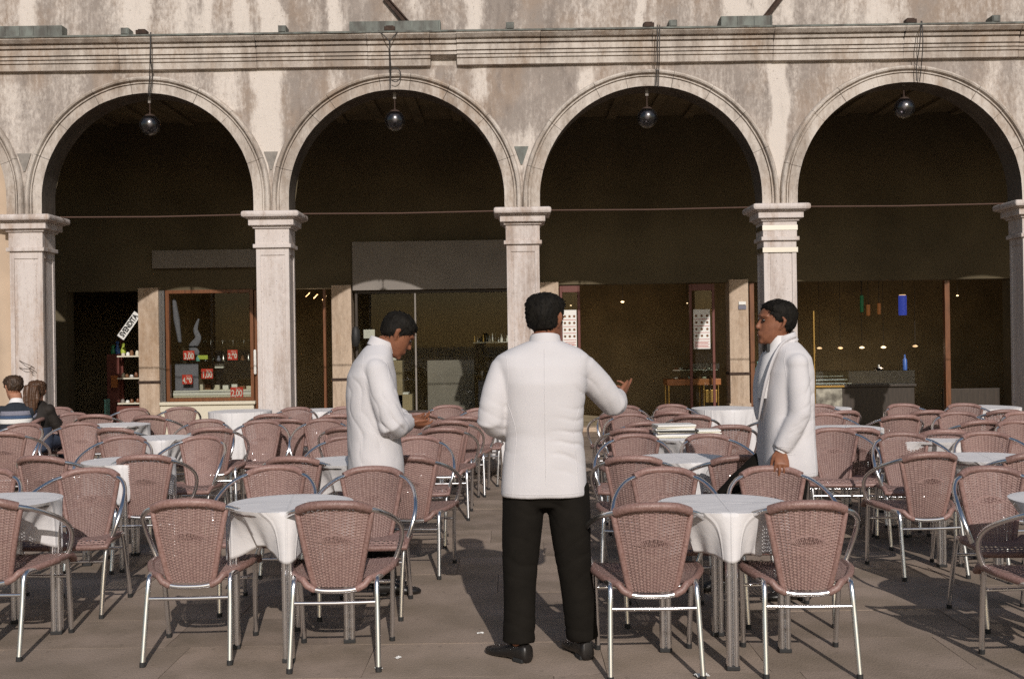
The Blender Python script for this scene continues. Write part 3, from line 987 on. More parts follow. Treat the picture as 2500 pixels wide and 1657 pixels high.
# ------------------------------------------------------------------ rattan chair
def chair_parts(root):
    def half(t):
        return 0.093 + 0.070 * t ** 0.92
    def backpt(u, t):
        z = 0.358 + 0.340 * t + 0.032 * (1 - u * u) * t
        y = -0.165 - 0.062 * t - 0.012 * math.sin(PI * t) + 0.055 * u * u * (0.35 + 0.65 * t)
        return Vector((u * half(t), y, z))
    def weave(P, ns, nt, seg, amp, hw, th):
        """strands along u woven over and under stakes along t; P(u, t) gives the surface"""
        mb = MB()
        def nrm(u, t):
            e = 0.01
            a = P(min(1, u + e), t) - P(max(-1, u - e), t)
            b = P(u, min(1, t + e)) - P(u, max(0, t - e))
            return a.cross(b).normalized(), b.normalized()
        for k in range(nt):
            t = (k + 0.5) / nt
            rings = []
            N = ns * seg
            for i in range(N + 1):
                u = -1 + 2 * i / N
                n, up = nrm(u, t)
                off = amp * math.cos(PI * (i / seg - 0.5 + k))
                p = P(u, t) + n * off
                rings.append([p - up * hw, p + n * th, p + up * hw, p - n * th])
            mb.loft(rings, caps=False)
        for s in range(ns):
            u = -1 + 2 * (s + 0.5) / ns
            rings = []
            for i in range(13):
                t = i / 12
                n, up = nrm(u, t)
                sd = up.cross(n)
                p = P(u, t)
                rings.append([p - sd * 0.0042, p + n * 0.002, p + sd * 0.0042, p - n * 0.002])
            mb.loft(rings, caps=False)
        return mb
    backweave = weave(backpt, 14, 54, 3, 0.0042, 0.0030, 0.0016)
    back = backweave.build('backrest', M_rattan, root, smooth=True, angle=70, fix=False)
    # braided lens-shaped band across the backrest
    mb = MB()
    for sgn in (1, -1):
        pts = []
        for i in range(23):
            u = -0.62 + 1.24 * i / 22
            t = 0.60 + sgn * 0.055 * math.cos(u / 0.62 * PI / 2)
            pts.append(backpt(u, t) + Vector((0, -0.0015, 0)))
        mb.tube(pts, 0.0042, 6)
        pts = []
        for i in range(19):
            u = -0.52 + 1.04 * i / 18
            t = 0.60 + sgn * (1 if i % 2 else -1) * 0.042 * math.cos(u / 0.62 * PI / 2)
            pts.append(backpt(u, t) + Vector((0, -0.0025 if i % 3 else -0.001, 0)))
        mb.tube(pts, 0.0058, 5)
    mb.build('braid', M_rattan, back, smooth=True)
    for s in (-1, 1):
        mb = MB()
        mb.tube([backpt(s, i / 10) + Vector((s * .006, 0, 0)) for i in range(11)], 0.0135, 10)
        mb.build('back_edge', M_rattan_dark, root, smooth=True)
    RE = Vector((0.162, -0.186, 0.713))
    rail = spline([(-RE.x, RE.y, RE.z), (-.10, -.228, .737), (0, -.243, .744), (.10, -.228, .737), (RE.x, RE.y, RE.z)], 7)
    mb = MB()
    rp, rad = [], []
    for i in range(len(rail) - 1):
        for j in range(3):
            rp.append(rail[i].lerp(rail[i + 1], j / 3))
    rp.append(rail[-1])
    for i in range(len(rp)):
        rad.append(0.0198 + (0.0008 if i % 2 else 0))
    mb.tube(rp, rad, 12)
    mb.build('top_rail', M_rattan_dark, root, smooth=True)
    for s in (-1, 1):
        mb = MB()
        mb.tube(spline([(s * .152, -.190, .714), (s * .204, -.142, .694), (s * .250, -.055, .656), (s * .276, .045, .606), (s * .281, .108, .550), (s * .268, .138, .485), (s * .243, .142, .415), (s * .232, .140, .395)], 6), 0.0118, 12)
        mb.build('arm', M_metal, root, smooth=True)
    # seat: woven saddle with a wrapped rim
    def seatpt(u, t):
        y = -0.155 + 0.375 * t
        hw = 0.150 + 0.090 * min(1.0, t / 0.5) ** 0.6 + 0.004 * t
        back_z = 0.358 + 0.040 * min(1.0, abs(u) / 0.9) ** 1.5
        front_z = 0.416 + 0.004 * u * u - (0.03 * max(0.0, t - 0.9) / 0.1)
        k = min(1.0, t / 0.55) ** 0.8
        z = back_z * (1 - k) + front_z * k - 0.012 * (1 - u * u) * math.sin(PI * t)
        return Vector((u * hw, y, z))
    weave(seatpt, 20, 34, 2, 0.0030, 0.0045, 0.0018).build('seat', M_rattan, root, smooth=True, angle=70, fix=False)
    mb = MB()
    rim = [seatpt(1, i / 12) for i in range(13)] + [seatpt(1 - i / 5, 1) for i in range(1, 11)] + [seatpt(-1, 1 - i / 12) for i in range(1, 13)]
    mb.tube([p + Vector((0, 0, -.006)) for p in rim], 0.0165, 10)
    for s in (-1, 1):
        mb.tube([seatpt(s, 0) + Vector((0, 0, -.006)), Vector((s * .13, -.168, .368)), Vector((s * .10, -.172, .352))], 0.0165, 10, round_ends=True)
    mb.build('seat_rim', M_rattan_dark, root, smooth=True)
    mb = MB()
    mb.tube(spline([(-.108, -.172, .353), (-.05, -.176, .344), (.05, -.176, .344), (.108, -.172, .353)], 5), 0.0125, 12)
    mb.build('seat_bar', M_metal, root, smooth=True)
    for s in (-1, 1):
        mb = MB()
        mb.tube(spline([(s * .198, -.262, .012), (s * .192, -.212, .25), (s * .188, -.190, .355), (s * .188, -.165, .392), (s * .198, -.10, .394)], 6), 0.0125, 12)
        lg = mb.build('leg', M_metal, root, smooth=True)
        mb = MB()
        mb.tube([(s * .198, -.2625, .0), (s * .198, -.260, .022)], 0.0142, 10)
        mb.build('rubber_foot', M_rubber, lg)
        mb = MB()
        mb.tube(spline([(s * .216, .232, .012), (s * .222, .205, .22), (s * .228, .180, .36), (s * .230, .155, .392), (s * .232, .08, .395)], 6), 0.0125, 12)
        lg = mb.build('leg', M_metal, root, smooth=True)
        mb = MB()
        mb.tube([(s * .216, .2325, .0), (s * .216, .230, .022)], 0.0142, 10)
        mb.build('rubber_foot', M_rubber, lg)
    mb = MB()
    mb.tube([(-.190, -.203, .297), (0, -.205, .295), (.190, -.203, .297)], 0.0085, 10)
    mb.build('stretcher', M_metal, root, smooth=True)
    mb = MB()
    for s in (-1, 1):
        mb.tube([(s * .198, -.10, .394), (s * .232, .08, .395)], 0.0115, 10)
    mb.tube([(-.224, .196, .30), (.224, .196, .30)], 0.0085, 10)
    mb.build('under_frame', M_metal, root, smooth=True)

AW, CM = 0, 180      # back to the camera / facing the camera
TBL = {'L': 'front table left of the central waiter', 'R': 'front table right of the central waiter',
       'LL': 'front table cut by the left edge', 'RR': 'front table cut by the right edge'}
CHAIRS = [
    (-2.51, 5.33, AW, 'wicker armchair cut off by the left edge, back to camera, nearest row'),
    (-1.52, 5.21, AW, 'wicker armchair at near left of the ' + TBL['L']),
    (-0.82, 5.08, AW, 'wicker armchair at near right of the ' + TBL['L']),
    (0.60, 4.89, AW, 'wicker armchair at near left of the ' + TBL['R']),
    (1.28, 4.89, AW, 'wicker armchair at near right of the ' + TBL['R']),
    (2.36, 4.74, AW, 'wicker armchair cut off by the right edge, back to camera, nearest row'),
    (-3.07, 6.12, CM, 'wicker armchair cut by the left edge, facing camera behind the front left-edge table'),
    (-2.45, 6.06, CM, 'wicker armchair at far right of the ' + TBL['LL']),
    (-1.38, 6.06, CM, 'wicker armchair at far left of the ' + TBL['L']),
    (-0.81, 5.93, CM, 'wicker armchair at far right of the ' + TBL['L']),
    (0.80, 5.70, CM, 'wicker armchair at far left of the ' + TBL['R']),
    (1.39, 5.67, CM, 'wicker armchair under the hand of the right-hand waiter'),
    (2.52, 5.53, CM, 'wicker armchair at far side of the ' + TBL['RR']),
    (-3.06, 7.27, AW, 1), (-2.43, 7.24, AW, 1), (-1.37, 7.00, AW, 1), (-0.64, 6.95, AW, 1), (0.76, 6.75, AW, 1), (1.31, 6.70, AW, 1), (2.49, 6.72, AW, 1), (3.05, 6.61, AW, 1),
    (-3.04, 8.28, CM, 1), (-2.44, 8.18, CM, 1), (-1.27, 7.96, CM, 1), (-0.71, 7.87, CM, 1), (0.87, 7.79, CM, 1), (1.45, 7.70, CM, 1), (2.79, 7.59, CM, 1), (3.36, 7.57, CM, 1),
    (-4.31, 9.29, AW, 2), (-3.42, 9.57, AW, 2), (-2.61, 9.45, AW, 2), (-1.41, 9.31, AW, 2), (-0.58, 9.08, AW, 2), (0.95, 8.78, AW, 2), (1.75, 8.93, AW, 2), (2.66, 8.50, AW, 2), (3.24, 8.23, AW, 2), (3.79, 9.04, AW, 2),
    (2.42, 8.05, CM, 2), (4.07, 8.52, CM, 2), (-4.54, 9.81, CM, 2), (-3.98, 9.83, CM, 2), (-2.86, 9.98, CM, 2), (-2.30, 9.78, CM, 2), (-1.74, 9.84, CM, 2), (1.10, 9.97, CM, 2), (2.86, 9.65, CM, 2), (3.98, 9.56, CM, 2), (4.54, 9.46, CM, 2),
    (-4.36, 11.41, AW, 3), (-3.66, 11.15, AW, 3), (-2.47, 11.09, AW, 3), (-1.77, 10.88, AW, 3), (-2.11, 10.36, AW, 3), (-0.91, 10.93, AW, 3), (-0.47, 10.38, AW, 3), (-0.56, 9.87, AW, 3), (1.08, 9.40, AW, 3), (1.01, 10.55, AW, 3), (1.57, 10.64, AW, 3),
    (1.67, 10.12, AW, 3), (2.30, 9.67, AW, 3), (3.07, 10.39, AW, 3), (3.42, 9.75, AW, 3), (3.87, 10.27, AW, 3), (4.54, 10.20, AW, 3),
    (-5.28, 12.39, CM, 3), (-4.30, 12.01, CM, 3), (-3.75, 12.05, CM, 3), (-2.38, 11.71, CM, 3), (-1.82, 11.70, CM, 3), (-0.74, 11.66, CM, 3), (-0.35, 11.08, CM, 3), (1.15, 11.16, CM, 3), (1.71, 11.25, CM, 3),
    (3.12, 10.90, CM, 3), (3.97, 10.79, CM, 3), (4.53, 10.71, CM, 3),
]
ORD = ['leftmost', 'second from left', 'third from left', 'fourth from left', 'fifth from left', 'sixth from left', 'seventh from left', 'eighth from left',
       'ninth from left', 'tenth from left', 'eleventh from left', 'twelfth from left', 'thirteenth from left', 'fourteenth from left', 'fifteenth from left',
       'sixteenth from left', 'seventeenth from left', 'eighteenth from left', 'nineteenth from left']
ROWN = {1: 'second', 2: 'third', 3: 'rearmost'}
chair0 = thing('rattan_chair', CHAIRS[0][3], 'chair', (0, 0, 0), 0, 'brown wicker armchairs set out on the square')
chair_parts(chair0)
rj = random.Random(21)
def chair_label(c):
    if isinstance(c[3], str):
        return c[3]
    peers = sorted((k for k in CHAIRS if k[3] == c[3] and k[2] == c[2]), key=lambda k: k[0] / k[1])
    i = peers.index(c)
    pos = ORD[i] if i < len(peers) - 1 else 'rightmost'
    return 'wicker armchair %s, %s of the %s row of tables' % ('facing camera' if c[2] == CM else 'back to camera', pos, ROWN[c[3]])
for i, c in enumerate(CHAIRS):
    jit = rj.uniform(-5, 5) if isinstance(c[3], str) else rj.uniform(-11, 11)
    if i == 0:
        jit = -3
    loc, rz = (c[0], c[1], 0), R(c[2] + jit)
    if i == 0:
        chair0.location = loc
        chair0.rotation_euler = (0, 0, rz)
    else:
        dup(chair0, loc, rz, chair_label(c))

# ------------------------------------------------------------------ tables and tablecloths
TH = 0.693
def table_parts(root, legs=4, rad=0.275):
    mb = MB()
    mb.lathe([(0.0, TH - .028), (.29, TH - .028), (.295, TH - .02), (.295, TH - .008), (.29, TH - .004), (0.0, TH - .004)], n=40)
    mb.build('tabletop', M_steel, root, smooth=True)
    for k in range(legs):
        a = -PI / 2 + 2 * PI * k / legs
        cx, cy = rad * math.cos(a), rad * math.sin(a)
        mb = MB()
        for dx, dy in ((-.014, -.014), (.014, -.014), (.014, .014), (-.014, .014)):
            mb.tube([(cx + dx, cy + dy, .018), (cx + dx, cy + dy, TH - .03)], 0.0135, 10)
        mb.box(cx - .012, cx + .012, cy - .012, cy + .012, .02, TH - .031)
        lg = mb.build('leg', M_metal, root, smooth=True)
        mb = MB()
        mb.box(cx - .029, cx + .029, cy - .029, cy + .029, 0, .019)
        mb.build('rubber_foot', M_rubber, lg, bevel=.003)
def cloth_mesh(seed, Rr=0.305, drop=0.215, lobes=4, pull=0.42, sharp=7.0, long_=0.0):
    rr = random.Random(seed)
    N, T = 168, 16
    mb = MB()
    zt = TH
    vv = [(0, 0, zt)]
    rows = []
    for k in (0.25, 0.5, 0.75, 0.93):
        rows.append([(Rr * k * math.cos(2 * PI * j / N), Rr * k * math.sin(2 * PI * j / N), zt + 0.0008 * math.sin(9 * k + j * .2)) for j in range(N)])
    ph = [rr.uniform(0, 6.28) for _ in range(6)]
    wob = [rr.uniform(0.75, 1.25) for _ in range(lobes)]
    for k in range(T + 1):
        t = k / T
        row = []
        for j in range(N):
            th = 2 * PI * j / N
            phi = th + PI / 2
            g = abs(math.cos(lobes / 2 * phi)) ** (2 * sharp * 0.5)
            lob = int(((phi + PI / lobes) % (2 * PI)) / (2 * PI / lobes)) % lobes
            fine = 0.5 + 0.5 * math.cos(lobes * 4 * phi + ph[0] + 0.7 * math.sin(2 * th + ph[1]))
            r = Rr * (1 + 0.012 * t - pull * wob[lob] * (1 - g) * t ** 0.9) + 0.016 * t * (fine - .5) * (0.4 + (1 - g))
            L = drop * (1.0 + 0.10 * g + 0.10 * math.sin(2 * th + ph[2]) + 0.05 * math.sin(5 * th + ph[3])) + long_ * g
            z = zt - 0.006 - L * t
            if k == 0:
                r, z = Rr * 0.995, zt - 0.002
            row.append((r * math.cos(th), r * math.sin(th), z))
        rows.append(row)
    for row in rows:
        vv += row
    ff = [(0, 1 + j, 1 + (j + 1) % N) for j in range(N)]
    for i in range(len(rows) - 1):
        for j in range(N):
            a, b = 1 + i * N + j, 1 + i * N + (j + 1) % N
            ff.append((a, a + N, b + N, b))
    mb.add(vv, ff)
    o = mb.build('tablecloth', M_cloth, None, smooth=True, angle=80)
    sd = o.modifiers.new('thickness', 'SOLIDIFY')
    sd.thickness = 0.002
    return o
TABLES = [
    (-2.62, 5.50, 8, 'table cut off by the left edge of the nearest row', 'front'),
    (-1.09, 5.27, 8, 'table of the nearest row, left of the central waiter', 'front'),
    (0.975, 5.06, -4, 'table of the nearest row, right of the central waiter', 'front'),
    (2.62, 5.02, 20, 'table cut off by the right edge of the nearest row', 'front'),
    (-2.60, 7.31, 12, 'table at far left of the second row', 'front'),
    (-1.09, 7.11, 30, 'table of the second row behind the left waiter', 'front'),
    (1.08, 6.97, 10, 'table of the second row between the central and right waiters', 'front'),
    (2.96, 6.77, -12, 'table at far right of the second row', 'front'),
    (-2.98, 9.05, 24, 'table at the left of the third row', 'front'),
    (1.34, 8.42, 6, 'table carrying the stacks of menus', 'front'),
    (3.05, 8.02, 40, 'table in the third row, right of the right waiter', 'front'),
    (-3.88, 10.62, 15, 'table in the rear left before the dark doorway', 'front'),
    (2.78, 9.05, -20, 'table half hidden just right of the right waiter', 'front'),
    (-3.14, 12.45, 0, 'table beneath the shop window with red price cards', 'rear'),
    (-2.20, 12.42, 10, 'table at the foot of the second column', 'rear'),
    (-0.12, 11.90, 0, 'table left of the central waiter against the dark shop', 'rear'),
    (2.30, 11.75, 5, 'table with long hanging cloth before the streaky pilaster', 'rear'),
    (3.24, 11.55, 0, 'table right behind the right waiter near the brass post', 'rear'),
    (4.92, 11.30, 0, 'table at far right of the rearmost row', 'rear'),
]
tab0 = None
cloths = {('front', q): cloth_mesh(30 + q, drop=.20, long_=(.035, .02, .02, .05)[q]) for q in range(4)}
for q in range(2):
    cloths[('rear', q)] = cloth_mesh(60 + q, 0.36, 0.46, 7, 0.16, 1.4)
used = set()
for i, (x, y, a, lab, kind) in enumerate(TABLES):
    if tab0 is None:
        tab0 = thing('bistro_table', 'round four-legged ' + lab, 'table', (x, y, 0), R(a), 'round tables on the square')
        table_parts(tab0)
    else:
        dup(tab0, (x, y, 0), R(a), 'round metal-legged ' + lab)
    key = (kind, i % (4 if kind == 'front' else 2))
    src = cloths[key]
    if key in used:
        o = src.copy()
        COL.objects.link(o)
    else:
        o = src
        used.add(key)
    o.location = (x, y, 0.0 if kind == 'front' else 0.002)
    o.rotation_euler = (0, 0, R(a))
    tag(o, 'white cloth on the ' + lab, 'tablecloth', 'white tablecloths')

# ------------------------------------------------------------------ people
def ell_ring(cx, cy, cz, rx, ry, n=28, p=2.3, rot=0.0):
    out = []
    for j in range(n):
        a = 2 * PI * j / n
        c, s = math.cos(a), math.sin(a)
        x = rx * math.copysign(abs(c) ** (2 / p), c)
        y = ry * math.copysign(abs(s) ** (2 / p), s)
        out.append(Vector((cx + x * math.cos(rot) - y * math.sin(rot), cy + x * math.sin(rot) + y * math.cos(rot), cz)))
    return out

HEAD = [  # z from chin, front y, back y, half width
    (-.004, .062, .020, .018), (.004, .078, .006, .030), (.018, .088, -.010, .042), (.034, .091, -.030, .051), (.052, .092, -.052, .058), (.072, .090, -.072, .0635),
    (.092, .0885, -.085, .068), (.112, .085, -.094, .0705), (.128, .0865, -.098, .072), (.145, .089, -.100, .0735), (.165, .0865, -.099, .0745), (.185, .077, -.092, .072),
    (.203, .060, -.076, .062), (.217, .034, -.050, .044), (.224, .010, -.022, .022)]
def head_prims(mb, M, scale=1.0):
    rings = []
    for z, yf, yb, hw in HEAD:
        cy, ry = (yf + yb) / 2, (yf - yb) / 2
        rings.append([M @ (p * scale) for p in ell_ring(0, cy, z, hw, ry, 28, 2.25)])
    mb.loft(rings)
    S = lambda x, y, z: M @ (Vector((x, y, z)) * scale)
    mb.loft([[S(-.007, .080, .132), S(.007, .080, .132), S(.004, .092, .130), S(-.004, .092, .130)],
             [S(-.011, .078, .110), S(.011, .078, .110), S(.006, .103, .108), S(-.006, .103, .108)],
             [S(-.017, .078, .092), S(.017, .078, .092), S(.009, .114, .090), S(-.009, .114, .090)],
             [S(-.018, .078, .080), S(.018, .078, .080), S(.009, .106, .079), S(-.009, .106, .079)]])
    for dz, ry in ((.060, .0075), (.049, .0085)):
        mb.tube([S(-.022, .084, dz), S(-.010, .092, dz), S(.010, .092, dz), S(.022, .084, dz)], ry * scale, 8, round_ends=True)
    mb.tube([S(-.050, .068, .147), S(-.022, .086, .149), S(.022, .086, .149), S(.050, .068, .147)], .009 * scale, 8, round_ends=True)
    mb.tube([S(-.012, .080, .012), S(.012, .080, .012)], .014 * scale, 8, round_ends=True)
    for s in (-1, 1):
        mb.tube([S(s * .071, -.002, .084), S(s * .080, -.012, .104), S(s * .086, -.018, .128), S(s * .080, -.008, .143)], [r * scale for r in (.010, .014, .016, .011)], 8, round_ends=True, flat=.6)
def neck_prim(mb, base, top, r0=.062, r1=.056):
    base, top = Vector(base), Vector(top)
    mb.tube([base, base.lerp(top, .5), top], [r0, (r0 + r1) / 2 - .002, r1], 18, ref=(1, 0, 0))
def hair_mesh(M, scale=1.0, grow=.012, a=.118, slope=.9, seed=0, low=0.0, fl=.004):
    def edge(c):
        d = (c.z - a - slope * c.y) / math.sqrt(1 + slope * slope) + .006 * noise.noise(Vector((c.x * 60, c.y * 60, c.z * 60 + seed)))
        e = max(0.0, min(1.0, d / .034))
        return -grow * .98 * (1 - e * e * (3 - 2 * e))
    mb = MB()
    rings = []
    for z, yf, yb, hw in HEAD[4:]:
        top = min(1, max(0, (z - .14) / .08))
        g = grow * (1 + .35 * top)
        cy, ry = (yf + yb - .008) / 2, (yf - yb) / 2 + g * .9 - .004
        rings.append([p for p in ell_ring(0, cy, z + .012 * top, hw + g, ry, 36, 2.2)])
    rings.append(ell_ring(0, -.012, .2385 + grow * .3, .012, .014, 36, 2.0))
    if low:
        z0 = rings[0]
        rings.insert(0, [Vector((p.x * .96, p.y - .002, p.z - low)) for p in z0])
    mb.loft(rings)
    for s_ in (-1, 1):
        mb.tube([(s_ * .0715, .010, .190), (s_ * .0735, .016, .150), (s_ * .0725, .012, .118), (s_ * .0695, .012, .096)], [.016, .015, .011, .007], 10, round_ends=True, flat=.9)
        mb.tube([(s_ * .060, .040, .195), (s_ * .066, .036, .165), (s_ * .070, .024, .135)], [.016, .013, .010], 10, round_ends=True)
    me = bpy.data.meshes.new('h')
    me.from_pydata(mb.v, [], mb.f)
    bm = bmesh.new()
    bm.from_mesh(me)
    bmesh.ops.recalc_face_normals(bm, faces=bm.faces)
    no = Vector((0, -slope, 1)).normalized()
    r = bmesh.ops.bisect_plane(bm, geom=bm.verts[:] + bm.edges[:] + bm.faces[:], plane_co=(0, 0, a), plane_no=no, clear_inner=True)
    ed = [e for e in r['geom_cut'] if isinstance(e, bmesh.types.BMEdge)]
    bmesh.ops.holes_fill(bm, edges=ed)
    bmesh.ops.triangulate(bm, faces=bm.faces)
    bmesh.ops.subdivide_edges(bm, edges=bm.edges, cuts=1, use_grid_fill=True)
    bm.to_mesh(me)
    bm.free()
    t = MB()
    t.v = [v.co.copy() for v in me.vertices]
    t.f = [tuple(p.vertices) for p in me.polygons]
    out = remesh(t, .0055, 1, lambda c, nn: (edge(c) if c.y < .008 or c.z > .172 else -.004) + fl * noise.noise(Vector((c.x * 70 + seed, c.y * 70, c.z * 34))) + fl * .6 * noise.noise(Vector((c.x * 160, c.y * 160 + seed, c.z * 90))))
    ro_ = random.Random(seed + 50)
    bm = bmesh.new()
    bm.from_mesh(out)
    bm.normal_update()
    fs_ = list(bm.faces)
    crown = Vector((0, -.03, .23))
    for f_ in ro_.sample(fs_, min(len(fs_), 1500)):
        c = f_.calc_center_median()
        nn = f_.normal.copy()
        if nn.z < -.4:
            continue
        t = (c - crown) + Vector((ro_.uniform(-.05, .05), ro_.uniform(-.05, .05), ro_.uniform(-.05, .02)))
        t = t - nn * t.dot(nn)
        if t.length < 1e-4:
            continue
        t.normalize()
        sd = t.cross(nn) * ro_.uniform(.0016, .0034)
        ln = ro_.uniform(.010, .022)
        a_ = bm.verts.new(c - sd - nn * .001)
        b_ = bm.verts.new(c + sd - nn * .001)
        m_ = bm.verts.new(c + t * ln * .55 + nn * (.0022 + ln * .08))
        e_ = bm.verts.new(c + t * ln + nn * ro_.uniform(.0, .003))
        bm.faces.new((a_, b_, m_))
        bm.faces.new((a_, m_, e_))
        bm.faces.new((b_, e_, m_))
    bm.to_mesh(out)
    bm.free()
    out.transform(Matrix.Scale(scale, 4))
    out.transform(M)
    return out

def hand_prims(mb, wrist, d, nrm, thumb, curls=(20, 30, 25), spread=.021, k=1.0, tcurl=20, fan=5):
    """wrist, finger direction d, palm normal nrm (fingers curl towards it), thumb = +1/-1 side along d x nrm"""
    W = Vector(wrist)
    d = Vector(d).normalized()
    n = Vector(nrm)
    n = (n - d * n.dot(d)).normalized()
    s = d.cross(n) * thumb
    def ringr(c, hw, ht):
        out = []
        for j in range(14):
            a = 2 * PI * j / 14
            out.append(c + s * (math.cos(a) * hw * k) + n * (math.sin(a) * ht * k))
        return out
    mb.loft([ringr(W - d * .03 * k, .026, .021), ringr(W, .028, .020), ringr(W + d * .03 * k, .036, .019), ringr(W + d * .065 * k, .042, .017), ringr(W + d * .092 * k, .041, .013), ringr(W + d * .100 * k, .036, .008)])
    cu = curls if hasattr(curls[0], '__len__') else [curls] * 4
    for i, (off, ln) in enumerate(((1.5, .068), (.5, .077), (-.5, .072), (-1.5, .058))):
        p = W + d * (.088 - .006 * abs(off)) * k + s * off * spread * k
        ang = R(off * fan)
        dd = (d * math.cos(ang) + s * math.sin(ang)).normalized()
        pts = [p - dd * .02 * k, p]
        tot = 0
        for q, fr in zip(cu[i], (.44, .30, .26)):
            tot += q
            p = p + (dd * math.cos(R(tot)) + n * math.sin(R(tot))) * ln * fr * k
            pts.append(p)
        mb.tube(pts, [.0088 * k, .0092 * k, .0086 * k, .0078 * k, .0066 * k], 10, round_ends=True)
    p = W + d * .018 * k + s * .024 * k
    td = (d * .72 + s * .62 + n * .25).normalized()
    pts = [p - td * .01 * k, p + td * .022 * k]
    q = pts[-1]
    td2 = (d * .88 + s * .32 + n * math.sin(R(tcurl))).normalized()
    q = q + td2 * .032 * k
    pts.append(q)
    q = q + (d * .9 + s * .1 + n * math.sin(R(tcurl * 1.6))).normalized() * .027 * k
    pts.append(q)
    mb.tube(pts, [.014 * k, .0125 * k, .0105 * k, .008 * k], 10, round_ends=True)

def shoe(parent, ankle, toe_dir, L=.275):
    d = Vector((toe_dir[0], toe_dir[1], 0)).normalized()
    s = Vector((-d.y, d.x, 0))
    h = Vector((ankle[0], ankle[1], 0)) - d * .065
    mb = MB()
    rings = []
    for t, hw, top, bot in ((0.0, .022, .058, .006), (.02, .033, .082, 0), (.10, .036, .088, 0), (.28, .036, .090, .004), (.42, .040, .072, .008), (.58, .047, .058, .003), (.74, .049, .047, 0), (.88, .042, .038, 0), (.97, .026, .030, .004), (1.0, .012, .022, .008)):
        c = h + d * (t * L)
        ring = []
        for j in range(16):
            a = 2 * PI * j / 16
            z = bot + (top - bot) * (.5 + .5 * math.sin(a))
            ww = hw * (abs(math.cos(a)) ** .7) * math.copysign(1, math.cos(a)) * (1.0 if math.sin(a) < 0 else .92)
            ring.append(c + s * ww + Vector((0, 0, z)))
        rings.append(ring)
    mb.loft(rings)
    o = mb.build('shoe', M_shoe, parent, smooth=True, angle=60)
    mb = MB()
    c = h + d * .045
    mb.box(-.03, .03, -.035, .035, 0.001, .02)
    hl = mb.build('heel', M_rubber, o, bevel=.004)
    hl.data.transform(Matrix.Translation(c) @ Matrix.Rotation(math.atan2(d.y, d.x), 4, 'Z'))
    return o

def cloth_disp(seed, amp, spots):
    """folds: soft cloth noise everywhere, and sets of creases round given points ((centre), radius, amp, direction, frequency)"""
    def f(c, nn):
        v = amp * noise.noise(Vector((c.x * 9 + seed, c.y * 9, c.z * 5)))
        for ce, rad, a, dr, fr in spots:
            q = c - Vector(ce)
            e = 1 - q.length / rad
            if e > 0:
                ph = q.dot(Vector(dr).normalized()) * fr + 2.2 * noise.noise(Vector((c.x * 8, c.y * 8 + seed, c.z * 8)))
                v += .62 * a * min(1, 1.6 * e) * (.30 - (1 - abs(math.sin(ph * .85))) ** 2.0) * (.35 + .65 * max(0, min(1, .5 + 1.6 * noise.noise(Vector((c.x * 5, c.y * 5 + seed, c.z * 5))))))
        return v
    return f

def limb_pts(a, b, c, n=4):
    a, b, c = Vector(a), Vector(b), Vector(c)
    out = []
    for i in range(n):
        out.append(a.lerp(b, i / n))
    ba, bc = (a - b).normalized(), (c - b).normalized()
    out[-1] = out[-1]
    out.append(b + (ba + bc) * .006)
    for i in range(1, n + 1):
        out.append(b.lerp(c, i / n))
    return out
def lerp_list(vals, n):
    out = []
    for i in range(n):
        t = i / (n - 1) * (len(vals) - 1)
        k = min(int(t), len(vals) - 2)
        out.append(vals[k] + (vals[k + 1] - vals[k]) * (t - k))
    return out

